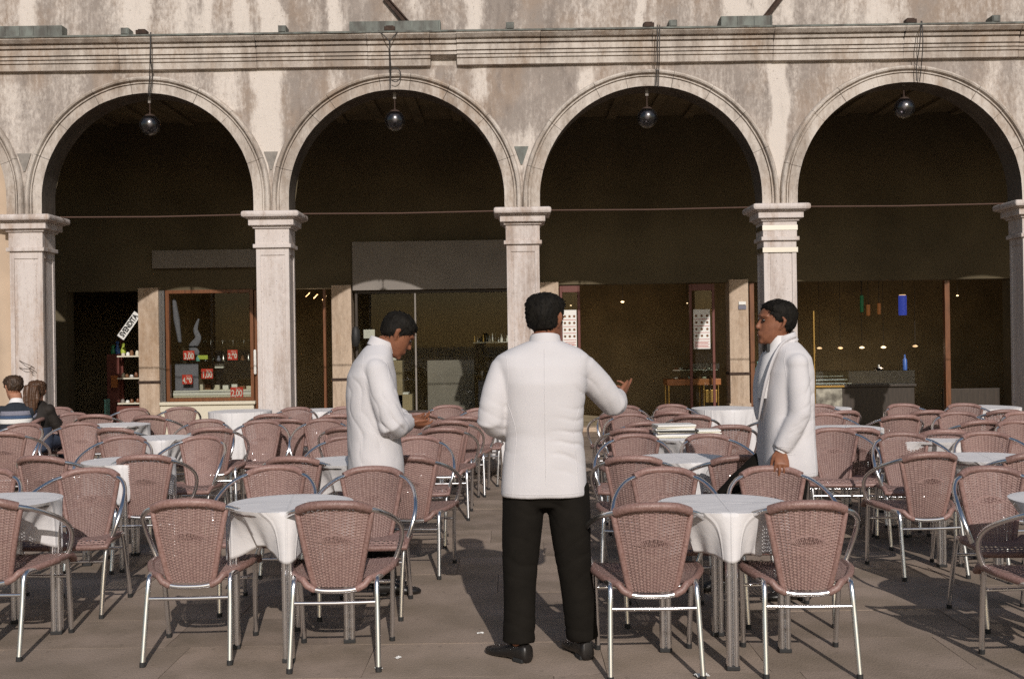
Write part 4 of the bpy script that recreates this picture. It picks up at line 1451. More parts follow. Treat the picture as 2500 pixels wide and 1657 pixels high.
def person(label, loc, rz, head, arms, legs, torso, jacket, jdisp, tdisp, hair, shirt=None, group='waiters in white jackets', skin=M_skin, hairmat=M_hair,
           jmat=M_jacket, tmat=M_black, shoes=True, extra=None):
    """head = (matrix); arms = [(shoulder, elbow, wrist, hand kwargs)], legs = [(hip, knee, ankle, toe)]"""
    mb = MB()
    head_prims(mb, head)
    nb = torso[-1]
    chin = head @ Vector((0, -.02, .045))
    neck_prim(mb, (nb[0], nb[1], nb[2] - .04), chin)
    mb.loft([ell_ring(x, y, z, rx - .02, ry - .02) for x, y, z, rx, ry in torso])
    for sh_, el, wr, hk_ in arms:
        pts = limb_pts(sh_, el, wr)
        mb.tube(pts, lerp_list([.045, .042, .038, .036, .026], len(pts)), 14, round_ends=True)
        hand_prims(mb, wr, **hk_)
    for hp, kn, an, toe in legs:
        pts = limb_pts(hp, kn, an)
        mb.tube(pts, lerp_list([.072, .06, .048, .045, .034], len(pts)), 14, round_ends=True)
    me = remesh(mb, .0052, 2)
    root = obj_from(me, 'person', skin)
    root.location = loc
    root.rotation_euler = (0, 0, rz)
    tag(root, label, 'person', group)
    # jacket
    mb = MB()
    mb.loft([ell_ring(x, y, z, rx, ry, 36, p) for x, y, z, rx, ry, p in jacket['torso']])
    for i, (sh_, el, wr, hk_) in enumerate(arms):
        sh_, el, wr = Vector(sh_), Vector(el), Vector(wr)
        cuff = el.lerp(wr, jacket.get('cuff', .97))
        pts = limb_pts(sh_, el, cuff)
        mb.tube(pts, lerp_list(jacket.get('sleeve', [.062, .072, .064, .062, .056, .049]), len(pts)), 20, round_ends=False)
        mb.ball(sh_ + Vector((0, 0, -.012)), .066, .064, .062)
    for p in jacket.get('more', ()):
        p(mb)
    jk = obj_from(remesh(mb, .0075, 3, jdisp), 'jacket', jmat, root)
    # shirt cuffs
    for sh_, el, wr, hk_ in arms:
        el, wr = Vector(el), Vector(wr)
        if jacket.get('cuffs', True):
            mb = MB()
            mb.tube([el.lerp(wr, .88), el.lerp(wr, 1.03)], [.036, .037], 16)
            mb.build('shirt_cuff', M_shirt, root, smooth=True)
    # collar: a folded band round the neck
    if jacket.get('collar'):
        mb = MB()
        for ring_set in (jacket['collar'],):
            rings = [ell_ring(x, y, z, rx, ry, 36, 2.0) for x, y, z, rx, ry in ring_set]
            tl = jacket.get('collar_tilt', 0.25)
            rings = [[Vector((p.x, p.y, p.z - tl * (p.y - ring_set[0][1]))) for p in r] for r in rings]
            mb.loft(rings, caps=False)
        mb.build('collar', jmat, root, smooth=True, angle=70)
    # trousers
    mb = MB()
    hips = [l[0] for l in legs]
    hc = (Vector(hips[0]) + Vector(hips[1])) / 2
    mb.loft([ell_ring(hc.x, hc.y, hc.z + dz, rx, ry) for dz, rx, ry in ((-.10, .10, .09), (-.06, .158, .112), (0, .170, .118), (.10, .160, .110), (.16, .152, .104))])
    for hp, kn, an, toe in legs:
        pts = limb_pts(hp, kn, an)
        mb.tube(pts, lerp_list(jacket.get('leg', [.098, .092, .080, .072, .068, .070]), len(pts)), 20, round_ends=False)
        t = Vector((toe[0], toe[1], 0)).normalized()
    obj_from(remesh(mb, .0085, 3, tdisp), 'trousers', tmat, root)
    if shoes:
        for hp, kn, an, toe in legs:
            shoe(root, an, toe)
    obj_from(hair, 'hair', hairmat, root)
    for s in (-1, 1):
        mb = MB()
        mb.ball(head @ Vector((s * .031, .079, .1245)), .0105, n=12, m=8)
        mb.build('eye', M_eye, root, smooth=True)
    return root

def head_matrix(pos, yaw=0, pitch=0, roll=0, k=1.0):
    """pos = chin-level pivot under the skull; yaw > 0 turns the face to his left"""
    return Matrix.Translation(pos) @ Matrix.Rotation(R(yaw), 4, 'Z') @ Matrix.Rotation(R(-pitch), 4, 'X') @ Matrix.Rotation(R(roll), 4, 'Y') @ Matrix.Scale(k, 4)

from mathutils.bvhtree import BVHTree
def seams(root, view, lines, r=.0022, m=None):
    """stitched seams: each polyline is laid on the jacket from the side given by view (a direction) and becomes a thin cord"""
    jk_ = [c for c in root.children if c.name.startswith('jacket')][0]
    bv = BVHTree.FromPolygons([v.co for v in jk_.data.vertices], [tuple(p.vertices) for p in jk_.data.polygons])
    d = Vector(view).normalized()
    for ln in lines:
        pts = []
        for p in spline(ln, 8):
            h = bv.ray_cast(Vector(p) - d * 1.0, d)
            if h[0] is not None:
                pts.append(h[0] - h[1] * .0004)
        if len(pts) > 3:
            mb = MB()
            mb.tube(pts, r, 5)
            mb.build('seam', m or M_jacket, root, smooth=True)

# --- central waiter, back to the camera
hm = head_matrix((.012, .03, 1.447), -32, 4, 0, .985)
TR = [(0, 0, .80, .16, .11), (0, 0, .95, .155, .11), (0, -.01, 1.08, .15, .105), (0, -.01, 1.25, .17, .115), (0, 0, 1.36, .17, .10), (0, .0, 1.42, .11, .08), (0, .005, 1.47, .06, .06)]
jk = dict(torso=[(-.005, 0, .752, .198, .135, 2.6), (-.005, 0, .80, .196, .135, 2.6), (-.002, 0, .92, .188, .130, 2.5), (0, -.005, 1.03, .176, .122, 2.4), (0, -.010, 1.15, .183, .128, 2.4), (.002, -.010, 1.27, .196, .130, 2.5),
                (-.002, 0, 1.345, .213, .118, 2.6), (-.003, .004, 1.392, .214, .098, 2.6), (.006, .008, 1.425, .165, .088, 2.1), (.006, .008, 1.445, .118, .078, 2.0), (.008, .010, 1.462, .075, .072, 2.0)],
          collar=[(.008, .012, 1.435, .080, .076), (.010, .014, 1.455, .074, .071), (.010, .016, 1.482, .069, .066), (.010, .016, 1.486, .066, .063), (.010, .016, 1.46, .064, .062)], collar_tilt=.22,
          leg=[.104, .098, .086, .077, .072, .076])
w2 = person('person seen from behind in white jacket and black trousers, right arm out', (.142, 4.98, 0), R(0), hm,
       [((-.180, .0, 1.347), (-.250, -.045, 1.10), (-.145, .155, 1.02), dict(d=(.75, .6, -.15), nrm=(.2, -.4, -.9), thumb=1, curls=(25, 35, 30))),
        ((.176, .005, 1.345), (.335, .13, 1.155), (.366, .305, 1.182), dict(d=(.52, .74, .30), nrm=(-.6, .3, .5), thumb=1, curls=[(6, 8, 6), (40, 50, 35), (50, 60, 40), (55, 60, 40)], tcurl=5))],
       [((-.095, 0, .80), (-.118, .005, .44), (-.130, -.02, .085), (-.62, .62)), ((.098, .0, .80), (.130, .0, .44), (.165, .02, .085), (-.30, .9))], TR, jk,
       cloth_disp(3, .0025, [((.17, -.09, 1.04), .17, .012, (.12, 0, 1), 62), ((-.16, -.05, 1.02), .14, .006, (-.2, 0, 1), 60), ((.18, -.04, 1.22), .12, .010, (1, 0, 1.3), 62), ((-.250, -.04, 1.09), .14, .011, (.3, 0, 1), 66),
                            ((.335, .12, 1.16), .13, .008, (.7, .5, .6), 75), ((.10, -.12, .93), .10, .006, (.15, 0, 1), 60)]),
       cloth_disp(5, .006, [((-.115, 0, .15), .16, .010, (.2, 0, 1), 60), ((.148, 0, .15), .16, .010, (-.2, 0, 1), 60), ((-.11, -.06, .46), .16, .008, (.4, 0, 1), 50), ((.12, -.06, .46), .16, .008, (-.4, 0, 1), 50), ((0, -.08, .74), .18, .010, (.5, 0, 1), 45)]),
       hair_mesh(hm, 1.0, .010, .078, .72, 1, .03, .0026))
# flap edge and vent line down the back of the jacket
mb = MB()
mb.tube([(0, -.1335, .76), (.0, -.1325, .88), (.0, -.124, 1.0)], .0016, 6)
mb.build('vent_edge', M_jacket, w2, smooth=True)

seams(w2, (0, 1, 0), [[(.003, 0, 1.425), (0, 0, 1.25), (0, 0, 1.0), (0, 0, .90)], [(-.172, 0, 1.405), (-.163, 0, 1.33), (-.166, 0, 1.25), (-.172, 0, 1.20)],
                      [(.170, 0, 1.405), (.163, 0, 1.33), (.164, 0, 1.26), (.166, 0, 1.22)], [(-.165, 0, 1.18), (-.130, 0, 1.05), (-.142, 0, .90), (-.150, 0, .76)], [(.160, 0, 1.16), (.130, 0, 1.05), (.142, 0, .90), (.150, 0, .76)],
                      [(-.185, 0, .775), (0, 0, .772), (.185, 0, .775)]])
# --- left waiter, in profile, looking down at his hand
hm = head_matrix((0.0, .078, 1.412), 0, 36, 0, 1.05)
TR = [(0, 0, .82, .15, .11), (0, 0, .97, .15, .115), (0, .0, 1.10, .15, .115), (0, 0, 1.27, .16, .12), (0, .01, 1.37, .15, .10), (0, .03, 1.43, .09, .08), (0, .05, 1.47, .06, .06)]
jk = dict(torso=[(0, .012, .685, .195, .165, 2.3), (0, .012, .76, .192, .163, 2.3), (0, .004, .90, .185, .155, 2.2), (0, -.002, 1.03, .180, .150, 2.2), (0, -.008, 1.15, .182, .150, 2.2), (0, -.006, 1.27, .188, .142, 2.3),
                (0, .004, 1.345, .188, .118, 2.3), (0, .018, 1.39, .160, .098, 2.2), (0, .030, 1.425, .110, .085, 2.1), (0, .045, 1.45, .074, .072, 2.0)],
          collar=[(0, .048, 1.425, .080, .078), (0, .055, 1.450, .073, .074), (0, .062, 1.480, .068, .070), (0, .062, 1.484, .065, .067), (0, .06, 1.455, .063, .065)], collar_tilt=.42, sleeve=[.066, .082, .080, .080, .066, .054], cuff=.88)
w1 = person('person in white jacket facing right, head bowed, one hand held out', (-.825, 6.38, 0), R(-76), hm,
       [((.155, .0, 1.325), (.210, .085, .985), (.055, .205, .990), dict(d=(-.30, .85, -.28), nrm=(-.35, -.1, .9), thumb=1, curls=[(15, 20, 15), (30, 30, 25), (40, 35, 30), (45, 40, 30)], spread=.022, tcurl=10)),
        ((-.155, .0, 1.325), (-.215, .05, 1.04), (-.08, .22, 1.00), dict(d=(.5, .8, -.05), nrm=(.1, -.1, 1), thumb=-1, curls=(25, 30, 25)))],
       [((-.085, 0, .82), (-.095, .03, .45), (-.10, -.01, .085), (0, 1)), ((.085, 0, .82), (.095, .03, .45), (.11, .04, .085), (.1, 1))], TR, jk,
       cloth_disp(13, .003, [((.205, .09, 1.0), .18, .016, (-.2, .8, .55), 58), ((.17, -.07, 1.08), .26, .020, (.2, 1, .35), 50), ((.15, -.08, .82), .24, .012, (0, 1, .25), 38), ((.1, .12, 1.1), .15, .006, (0, .5, 1), 60)]),
       cloth_disp(15, .006, [((0, 0, .45), .2, .008, (0, .4, 1), 50)]),
       hair_mesh(hm, 1.0, .012, .098, .85, 2, .02, .002))

seams(w1, (-1, 0, 0), [[(0, .01, 1.40), (0, .062, 1.34), (0, .07, 1.25)], [(0, -.06, 1.40), (0, -.075, 1.33), (0, -.072, 1.24), (0, -.06, 1.18)], [(0, -.10, 1.15), (0, -.085, 1.0), (0, -.09, .85), (0, -.095, .70)],
                       [(0, -.13, .715), (0, .02, .712), (0, .15, .715)]])
# --- right waiter, in profile to the left, hand on a chair back
hm = head_matrix((-.0, .068, 1.420), 4, -3, 0, 1.06)
TR = [(0, 0, .80, .155, .11), (0, 0, .95, .15, .115), (0, 0, 1.08, .15, .115), (0, 0, 1.25, .16, .12), (0, 0, 1.35, .15, .10), (0, .02, 1.42, .09, .08), (0, .03, 1.47, .06, .06)]
def lapels(parent):
    for s in (-1, 1):
        mb = MB()
        path = spline([(s * .062, -.030, 1.462), (s * .080, .050, 1.425), (s * .098, .108, 1.345), (s * .085, .148, 1.22), (s * .045, .168, 1.08), (s * .012, .172, 1.0)], 5)
        mb.tube(path, lerp_list([.018, .026, .032, .034, .026, .010], len(path)), 14, ref=(0, 1, 0), flat=.35)
        mb.build('lapel', M_jacket, parent, smooth=True)
jk = dict(torso=[(0, .016, .690, .200, .150, 3.4), (0, .016, .76, .198, .148, 3.4), (0, .014, .90, .182, .142, 3.4), (0, .010, 1.03, .170, .137, 3.4), (0, .004, 1.15, .174, .134, 3.2), (0, -.004, 1.27, .182, .128, 2.8),
                (0, -.010, 1.345, .184, .112, 2.3), (0, .000, 1.385, .158, .094, 2.2), (0, .008, 1.42, .108, .078, 2.1), (0, .012, 1.44, .070, .062, 2.0)],
          collar=[(0, .012, 1.425, .080, .074), (0, .016, 1.448, .074, .069), (0, .02, 1.474, .069, .065), (0, .02, 1.478, .066, .062), (0, .02, 1.45, .064, .06)], collar_tilt=.30,
          sleeve=[.058, .066, .062, .061, .056, .050], leg=[.088, .085, .08, .072, .068, .07])
w3 = person('person in white jacket and black bow tie, hand on a chair back', (1.555, 6.12, 0), R(93), hm,
       [((-.155, -.005, 1.325), (-.188, -.008, 1.04), (-.165, .095, .838), dict(d=(-.62, .12, -.75), nrm=(.75, 0, -.6), thumb=-1, curls=[(25, 30, 20), (20, 25, 20), (22, 30, 20), (30, 35, 25)], spread=.022, tcurl=25)),
        ((.155, -.01, 1.325), (.19, -.04, 1.05), (.17, .02, .80), dict(d=(-.1, .1, -.95), nrm=(-1, 0, -.2), thumb=1, curls=(25, 30, 25)))],
       [((.085, 0, .82), (.12, .32, .55), (.13, .36, .085), (.1, 1)), ((-.085, 0, .82), (-.09, .02, .44), (-.09, -.02, .085), (-.05, 1))], TR, jk,
       cloth_disp(23, .0025, [((-.20, -.05, 1.03), .15, .013, (0, .6, 1), 62), ((-.17, -.1, 1.13), .15, .014, (0, 1, .7), 58), ((-.15, -.06, .85), .22, .006, (0, 1, .1), 32), ((-.19, .03, .95), .14, .006, (0, 1, .8), 50)]),
       cloth_disp(25, .006, [((.12, .3, .55), .2, .010, (0, .7, 1), 50)]),
       hair_mesh(hm, 1.0, .012, .104, .95, 3, .02, .002))
lapels(w3)
mb = MB()
mb.loft([ell_ring(0, .055, z, rx, ry, 24, 2.1) for z, rx, ry in ((1.12, .085, .118), (1.25, .09, .112), (1.35, .085, .085), (1.41, .070, .056), (1.435, .064, .054), (1.47, .060, .056))])
mb.build('shirt', M_shirt, w3, smooth=True, angle=70)
mb = MB()
for s in (-1, 1):
    mb.loft([[Vector((s * a, .128, 1.402 + q)) for q in (-b, b)] + [Vector((s * a, .112, 1.402 + q)) for q in (b, -b)] for a, b in ((.004, .008), (.022, .017), (.042, .024), (.046, .022))])
mb.ball((0, .122, 1.402), .011, n=10, m=6)
mb.build('bow_tie', M_ink, w3)

seams(w3, (1, 0, 0), [[(0, .045, 1.395), (0, .065, 1.33), (0, .06, 1.24)], [(0, -.055, 1.395), (0, -.07, 1.33), (0, -.066, 1.24)], [(0, -.10, 1.15), (0, -.09, 1.0), (0, -.09, .85), (0, -.095, .70)],
                      [(0, -.12, .715), (0, .02, .712), (0, .14, .715)], [(0, .02, .86), (0, .07, .862), (0, .125, .865)], [(0, .02, .82), (0, .07, .818), (0, .125, .822)]])
# --- seated children at the left
def seated(label, loc, rz, k, hairmat, jmat, hm, hair_args, stripes=False, group='people seated at the left', hair_long=False, lean=0.0, skin=M_skin2):
    TRs = [(0, .02, .47, .13, .11), (0, .0, .58, .12, .10), (0, .01 + lean * .3, .72, .13, .10), (0, .02 + lean * .7, .84, .125, .085), (0, .03 + lean, .90, .07, .07), (0, .035 + lean, .93, .05, .05)]
    tr = [(x * k, y * k, z, rx * k, ry * k) for x, y, z, rx, ry in TRs]
    jt = [(x * k, y * k, z, (rx + .022) * k, (ry + .022) * k, 2.3) for x, y, z, rx, ry in TRs[:-1]] + [(0, (.035 + lean) * k, .925, .056, .056, 2.0)]
    sy = (.02 + lean * .7) * k
    arms = [((-.135 * k, sy, .84), (-.20 * k, sy + .06, .64), (-.10 * k, sy + .24, .70), dict(d=(.5, .85, 0), nrm=(0, 0, -1), thumb=1, curls=(20, 25, 20), k=.85)),
            ((.135 * k, sy, .84), (.20 * k, sy + .06, .64), (.10 * k, sy + .24, .70), dict(d=(-.5, .85, 0), nrm=(0, 0, -1), thumb=-1, curls=(20, 25, 20), k=.85))]
    legs = [((-.08, .02, .50), (-.11, .36, .50), (-.11, .38, .085), (0, 1)), ((.08, .02, .50), (.11, .36, .50), (.11, .38, .085), (0, 1))]
    jk = dict(torso=jt, sleeve=[.052, .052, .046, .046, .042, .038], cuffs=False, leg=[.085, .08, .07, .066, .058, .058])
    p = person(label, loc, rz, hm, arms, legs, tr, jk, cloth_disp(33, .006, [((0, 0, .7), .3, .005, (0, 0, 1), 40)]), cloth_disp(35, .004, []), hair_mesh(hm, 1.0, *hair_args),
               group=group, skin=skin, hairmat=hairmat, jmat=jmat, tmat=M_denim)
    return p
hm = head_matrix((-.02, .085, .955), 38, 16, 0, .96)
boy = seated('person with short brown hair in a navy jumper striped white and blue', (-4.93, 10.72, 0), R(12), 1.0, M_hair2, M_navy, hm, (.014, .098, .80, 5, .0, .006), lean=.05)
# stripes knitted across the back and arms of the jumper (separate knitted bands)
def stripe(z0, z1, m, kk=1.0):
    rings = []
    TRs = [(.47, .02, .13, .11), (.58, .0, .12, .10), (.72, .025, .13, .10), (.84, .055, .125, .085), (.90, .08, .07, .07)]
    for i in range(5):
        z = z0 + (z1 - z0) * i / 4
        for (za, ya, xa, ra), (zb, yb, xb, rb) in zip(TRs[:-1], TRs[1:]):
            if za <= z <= zb:
                t = (z - za) / (zb - za)
                rings.append(ell_ring(0, ya + (yb - ya) * t, z, xa + (xb - xa) * t + .0265, ra + (rb - ra) * t + .0265, 36, 2.3))
                break
    mb = MB()
    mb.loft(rings, caps=False)
    o = mb.build('stripe', m, boy, smooth=True)
    sd = o.modifiers.new('thickness', 'SOLIDIFY')
    sd.thickness = .006
stripe(.792, .835, M_wgrey)
stripe(.760, .791, M_wblue)
stripe(.712, .758, M_wwhite)
for s in (-1, 1):
    for f0, f1, m in ((.16, .32, M_wgrey), (.33, .46, M_wblue), (.47, .66, M_wwhite)):
        a, b = Vector((s * .135, .055, .84)), Vector((s * .20, .115, .64))
        mb = MB()
        mb.tube([a.lerp(b, f0), a.lerp(b, f1)], .0565, 18)
        mb.build('sleeve_stripe', m, boy, smooth=True)
mb = MB()
rg = [ell_ring(0, .082, z, r, r, 28, 2.0) for z, r in ((.895, .085), (.93, .068), (.945, .062), (.93, .056))]
mb.loft([[Vector((q.x, q.y, q.z - .3 * (q.y - .08))) for q in r_] for r_ in rg], caps=False)
mb.build('collar', M_shirt, boy, smooth=True)

hm = head_matrix((-.01, .06, .905), 18, 10, 0, .92)
girl = seated('person with long brown hair in a dark brown jacket, seated right of the striped jumper', (-4.80, 10.86, 0), R(-6), .92, M_hair3, M_brownjkt, hm, (.016, .085, .70, 6, .0, .007), lean=.03)
mb = MB()
mb.loft([ell_ring(x, y, z, rx, ry, 24, 2.2) for x, y, z, rx, ry in ((0, -.075, .80, .050, .022), (0, -.075, .86, .075, .034), (0, -.062, .94, .080, .045), (-.005, -.045, 1.02, .078, .055), (-.008, -.02, 1.08, .070, .06))])
obj_from(remesh(mb, .006, 2, lambda c, nn: .006 * math.sin(c.x * 160 + 2 * noise.noise(Vector((c.x * 20, 0, c.z * 9)))) + .003 * noise.noise(c * 60)), 'long_hair', M_hair3, girl)
hm = head_matrix((.0, .06, .965), 60, 0, 0, .92)
kid = seated('person with dark hair cut off by the left edge beside the boy', (-5.36, 10.80, 0), R(-20), 1.0, M_hair, M_wblue, hm, (.014, .098, .80, 7, .0, .006))
# their chairs
for x, y, rz, lab in ((-4.93, 10.74, 98, 'wicker armchair holding the boy in the striped jumper'), (-4.69, 10.84 + .45, 176, 'wicker armchair behind the seated girl, facing camera'), (-5.40, 10.80, -14, 'wicker armchair cut by the left edge beside the boy')):
    dup(chair0, (x, y, 0), R(rz), lab)

# ------------------------------------------------------------------ hanging lamps and their cables
LAMPS = [(-4.41, 4.165, 'hanging globe lamp in the leftmost full arch'), (-1.40, 4.175, 'hanging globe lamp in the arch left of the central column'),
         (1.70, 4.165, 'hanging globe lamp in the arch right of the central column'), (4.86, 4.24, 'hanging globe lamp in the rightmost arch')]
lamp0 = None
YL = Y0 + .10
for i, (x, z, lab) in enumerate(LAMPS):
    if lamp0 is None:
        lamp0 = thing('hanging_lamp', lab, 'lamp', (x, YL, z), 0, 'globe lamps hanging in the arches')
        MB().box(-.018, .018, -.012, .012, .27, .40).build('hanger', M_grey, lamp0)
        mb = MB()
        mb.tube([(0, 0, .27), (0, 0, .14)], .005, 8)
        for q in range(6):
            mb.ball((0, 0, .15 + q * .021), .009, .005, .012, 8, 6)
        mb.build('chain', M_iron, lamp0, smooth=True)
        MB().lathe([(0, .155), (.012, .155), (.014, .135), (.05, .128), (.062, .112), (.064, .098), (.0, .098)], n=24).build('cap', M_iron, lamp0, smooth=True)
        mb = MB()
        mb.ball((0, 0, 0), .125, n=40, m=26)
        mb.build('globe', M_smoke, lamp0, smooth=True)
        mb = MB()
        mb.lathe([(0, .10), (.02, .10), (.02, .05), (0, .05)], n=14)
        mb.ball((0, 0, .015), .032, .032, .042, 14, 10)
        mb.build('bulb', M_white, lamp0, smooth=True)
    else:
        dup(lamp0, (x, YL, z), 0, lab)
# rope lights / cables from the ledge to the arch crowns
def cable(label, pts_list, mount=None):
    c = thing('hanging_cable', label, 'cable', (0, 0, 0), 0, 'black cables dropping from the ledge')
    for pts in pts_list:
        mb = MB()
        mb.tube(spline(pts, 8), .006, 6)
        mb.build('wire', M_cable, c, smooth=True)
    if mount:
        mb = MB()
        mb.box(mount - .065, mount + .065, Y0 - .19, Y0 - .09, 5.205, 5.255)
        mb.box(mount - .045, mount + .045, Y0 - .17, Y0 - .11, 5.255, 5.27)
        mb.build('clamp', M_iron, c, bevel=.005)
yo = Y0 - .20
cable('pair of black wires hanging over the leftmost full arch', [[(-4.29, yo, 5.22), (-4.30, yo, 4.9), (-4.34, Y0 - .10, 4.72), (-4.37, Y0 - .08, 4.50)], [(-4.285, yo, 5.22), (-4.29, yo - .005, 4.9), (-4.31, Y0 - .10, 4.72), (-4.35, Y0 - .08, 4.48)]], -4.41)
cable('forked black cable with a loose coil over the arch left of the centre', [[(-1.55, yo, 5.20), (-1.44, yo, 5.09), (-1.42, yo, 5.02), (-1.42, Y0 - .10, 4.72), (-1.435, Y0 - .085, 4.55)], [(-1.30, yo, 5.20), (-1.40, yo, 5.09), (-1.415, yo, 5.02), (-1.43, Y0 - .10, 4.72), (-1.43, Y0 - .085, 4.53)],
      [(-1.42 + .07 * math.cos(t) + .05, Y0 - .10, 4.69 + .085 * math.sin(t)) for t in (2.6, 1.8, 1.0, .2, -.6, -1.4, -2.2)]], -1.42)
cable('pair of black wires hanging over the arch right of the centre', [[(1.80, yo, 5.22), (1.80, yo, 4.9), (1.80, Y0 - .10, 4.70), (1.79, Y0 - .08, 4.52)], [(1.83, yo, 5.22), (1.82, yo - .005, 4.9), (1.825, Y0 - .10, 4.70), (1.82, Y0 - .08, 4.50)]], 1.70)
cable('pair of black wires hanging over the rightmost arch', [[(4.97, yo, 5.22), (4.95, yo, 4.95), (4.945, Y0 - .10, 4.70), (4.95, Y0 - .08, 4.53)], [(4.98, yo, 5.22), (4.985, yo - .005, 4.95), (5.0, Y0 - .10, 4.68), (4.985, Y0 - .08, 4.52)]], 4.86)

# beige canvas curtain hanging in the arch at the left edge
mb = MB()
N = 60
vv = []
for k in range(13):
    t = k / 12
    for i in range(N + 1):
        s = i / N
        x = -8.5 + s * (2.36 + .30 * t)
        vv.append((x, Y0 + .12 + .045 * math.sin(s * 34 + .5 * math.sin(k * .5)) * (.4 + .6 * t), 3.95 - 3.75 * t))
mb.add(vv, [(k * (N + 1) + i, k * (N + 1) + i + 1, (k + 1) * (N + 1) + i + 1, (k + 1) * (N + 1) + i) for k in range(12) for i in range(N)])
o = mb.build('curtain', M_curtain, None, smooth=True, angle=80, fix=False)
o.modifiers.new('thickness', 'SOLIDIFY').thickness = .004
tag(o, 'sunlit beige canvas curtain hanging beside the leftmost column', 'curtain')

# ------------------------------------------------------------------ things in and before the shops
def bulb_light(parent, z, watts):
    ld = bpy.data.lights.new('lamp_light', 'POINT')
    ld.energy = watts
    ld.color = (1.0, 0.74, 0.48)
    ld.shadow_soft_size = 0.06
    lo_ = bpy.data.objects.new('lamp_light', ld)
    COL.objects.link(lo_)
    lo_.parent = parent
    lo_.location = (0, -.12, z)

def obj_box(name, label, cat, m, x0, x1, y0, y1, z0, z1, group=None, bevel=.004):
    mb = MB()
    cx, cy = (x0 + x1) / 2, (y0 + y1) / 2
    mb.box(x0 - cx, x1 - cx, y0 - cy, y1 - cy, 0, z1 - z0)
    o = mb.build(name, m, None, bevel=bevel, loc=(cx, cy, z0))
    return tag(o, label, cat, group)

# SVENDITA sign, hung at a slant inside the left doorway
sv = thing('sale_sign', 'slanting white sign reading SVENDITA in the dark left doorway', 'sign', (-6.02, YS + .02, 1.775))
tl = R(54)
mb = MB()
mb.box(-.235, .235, -.004, .004, -.062, .062)
bo = mb.build('board', M_white, sv)
bo.data.transform(Matrix.Rotation(-tl, 4, 'Y'))
text_mesh('lettering', 'SVENDITA', M_ink, .118, upright(0, -.006, 0, tl), sv, .0005, .0055, .74)
mb = MB()
mb.tube([(.13, 0, .20), (.16, 0, .55)], .003, 5)
mb.build('string', M_cable, sv)

# price cards in the window: (x, z, half width, half height, text, label)
for x, z, hw, hh, tx, lab in ((-5.11, 1.295, .088, .072, '3,00', 'red price card reading 3,00 on the left of the upper window shelf'),
                          (-4.42, 1.29, .078, .080, '2,90', 'red price card reading 2,90 on the right of the upper window shelf'),
                          (-4.825, 1.0, .092, .078, '1,00', 'red price card reading 1,00 in the middle of the shop window'),
                          (-5.14, .915, .080, .074, '4,90', 'red price card reading 4,90 above the white tray in the shop window'),
                          (-4.36, .70, .098, .080, '2,00', 'red price card reading 2,00 at the bottom right of the shop window')):
    p = thing('price_card', lab, 'sign', (x, YS + .10, z), 0, 'red price cards in the shop window')
    MB().box(-hw, hw, -.003, .003, -hh, hh).build('card', M_red, p)
    text_mesh('lettering', tx, M_white, .128 * hw / .09, upright(-.0, -.0045, -.018), p, .0005, .003, .72)
    text_mesh('lettering', 'Euro', M_white, .035, upright(.02, -.0045, hh - .026), p, .0005, .0, 1.0)
# window display
d1 = thing('display_shelf', 'white stepped tray along the bottom of the window with price cards', 'shelf', (-4.75, YS + .3, .63))
MB().box(-.62, .62, -.18, .25, -.005, .03).build('tray', M_cream, d1, bevel=.004)
MB().box(-.62, .62, -.19, -.181, .03, .075).build('front_strip', M_white, d1)
MB().box(-.62, .60, .02, .25, .075, .105).build('step', M_cream, d1, bevel=.004)
MB().box(-.62, .62, -.17, -.16, .085, .105).build('rail', M_white, d1)
rr = random.Random(5)
for i in range(9):
    x = -5.30 + i * .135 + rr.uniform(-.02, .02)
    h = rr.uniform(.05, .09)
    mb = MB()
    mb.box(-.045, .045, -.03, .03, 0, h)
    mb.box(-.035, .035, -.032, -.0305, h * .2, h * .8)
    o = mb.build('goods_box', rr.choice((M_cream, M_white, M_wgrey, M_brownfood)), None, bevel=.003, loc=(x, YS + .42, .736))
    tag(o, 'small souvenir box on the white window tray, ' + ORD[i], 'box', 'souvenir boxes on the window tray')
obj_box('window_shelf', 'dark glass shelf across the shop window above the tray', 'shelf', M_caseglass, -5.38, -4.12, YS + .14, YS + .5, 1.185, 1.197)
obj_box('window_shelf', 'upper dark glass shelf across the shop window behind the top price cards', 'shelf', M_caseglass, -5.38, -4.12, YS + .14, YS + .5, 1.43, 1.442)
rr = random.Random(8)
for i in range(14):
    x = -5.0 + i * .06
    mb = MB()
    mb.lathe([(0, 0), (.018, 0), (.003, .008), (.003, .035), (.018, .05), (.020, .085), (.0, .085)], n=10)
    o = mb.build('wine_glass', M_caseglass if i % 3 else M_silver, None, smooth=True, loc=(x, YS + .3 + rr.uniform(-.05, .05), 1.443))
    tag(o, 'small stemmed glass on the upper window shelf, ' + ORD[i], 'glass', 'stemmed glasses on the window shelf')
obj_box('lime_card', 'lime green card beside the upper left price card', 'card', M_lime, -5.0, -4.84, YS + .20, YS + .21, 1.225, 1.29)
obj_box('souvenir_box', 'small red and white carton on the window shelf above the 1,00 card', 'box', M_white, -4.76, -4.62, YS + .3, YS + .38, 1.08, 1.15)
obj_box('display_board', 'grey white board standing at the lower left of the shop window', 'panel', M_wgrey, -5.37, -5.0, YS + .22, YS + .24, .70, 1.17)
rr = random.Random(41)
for i in range(12):
    h = rr.uniform(.05, .15)
    mb = MB()
    mb.lathe([(0, 0), (.03, 0), (.034, h * .3), (.016, h * .6), (.022, h * .9), (0, h)], n=10)
    tag(mb.build('souvenir', rr.choice((M_silver, M_caseglass, M_wgrey, M_brownfood, M_teal, M_white)), None, smooth=True, loc=(-5.3 + i * .1, YS + .30 + rr.uniform(-.08, .08), 1.198)),
        'small souvenir on the lower glass shelf of the shop window, ' + ORD[i], 'souvenir', 'souvenirs on the lower glass shelf')
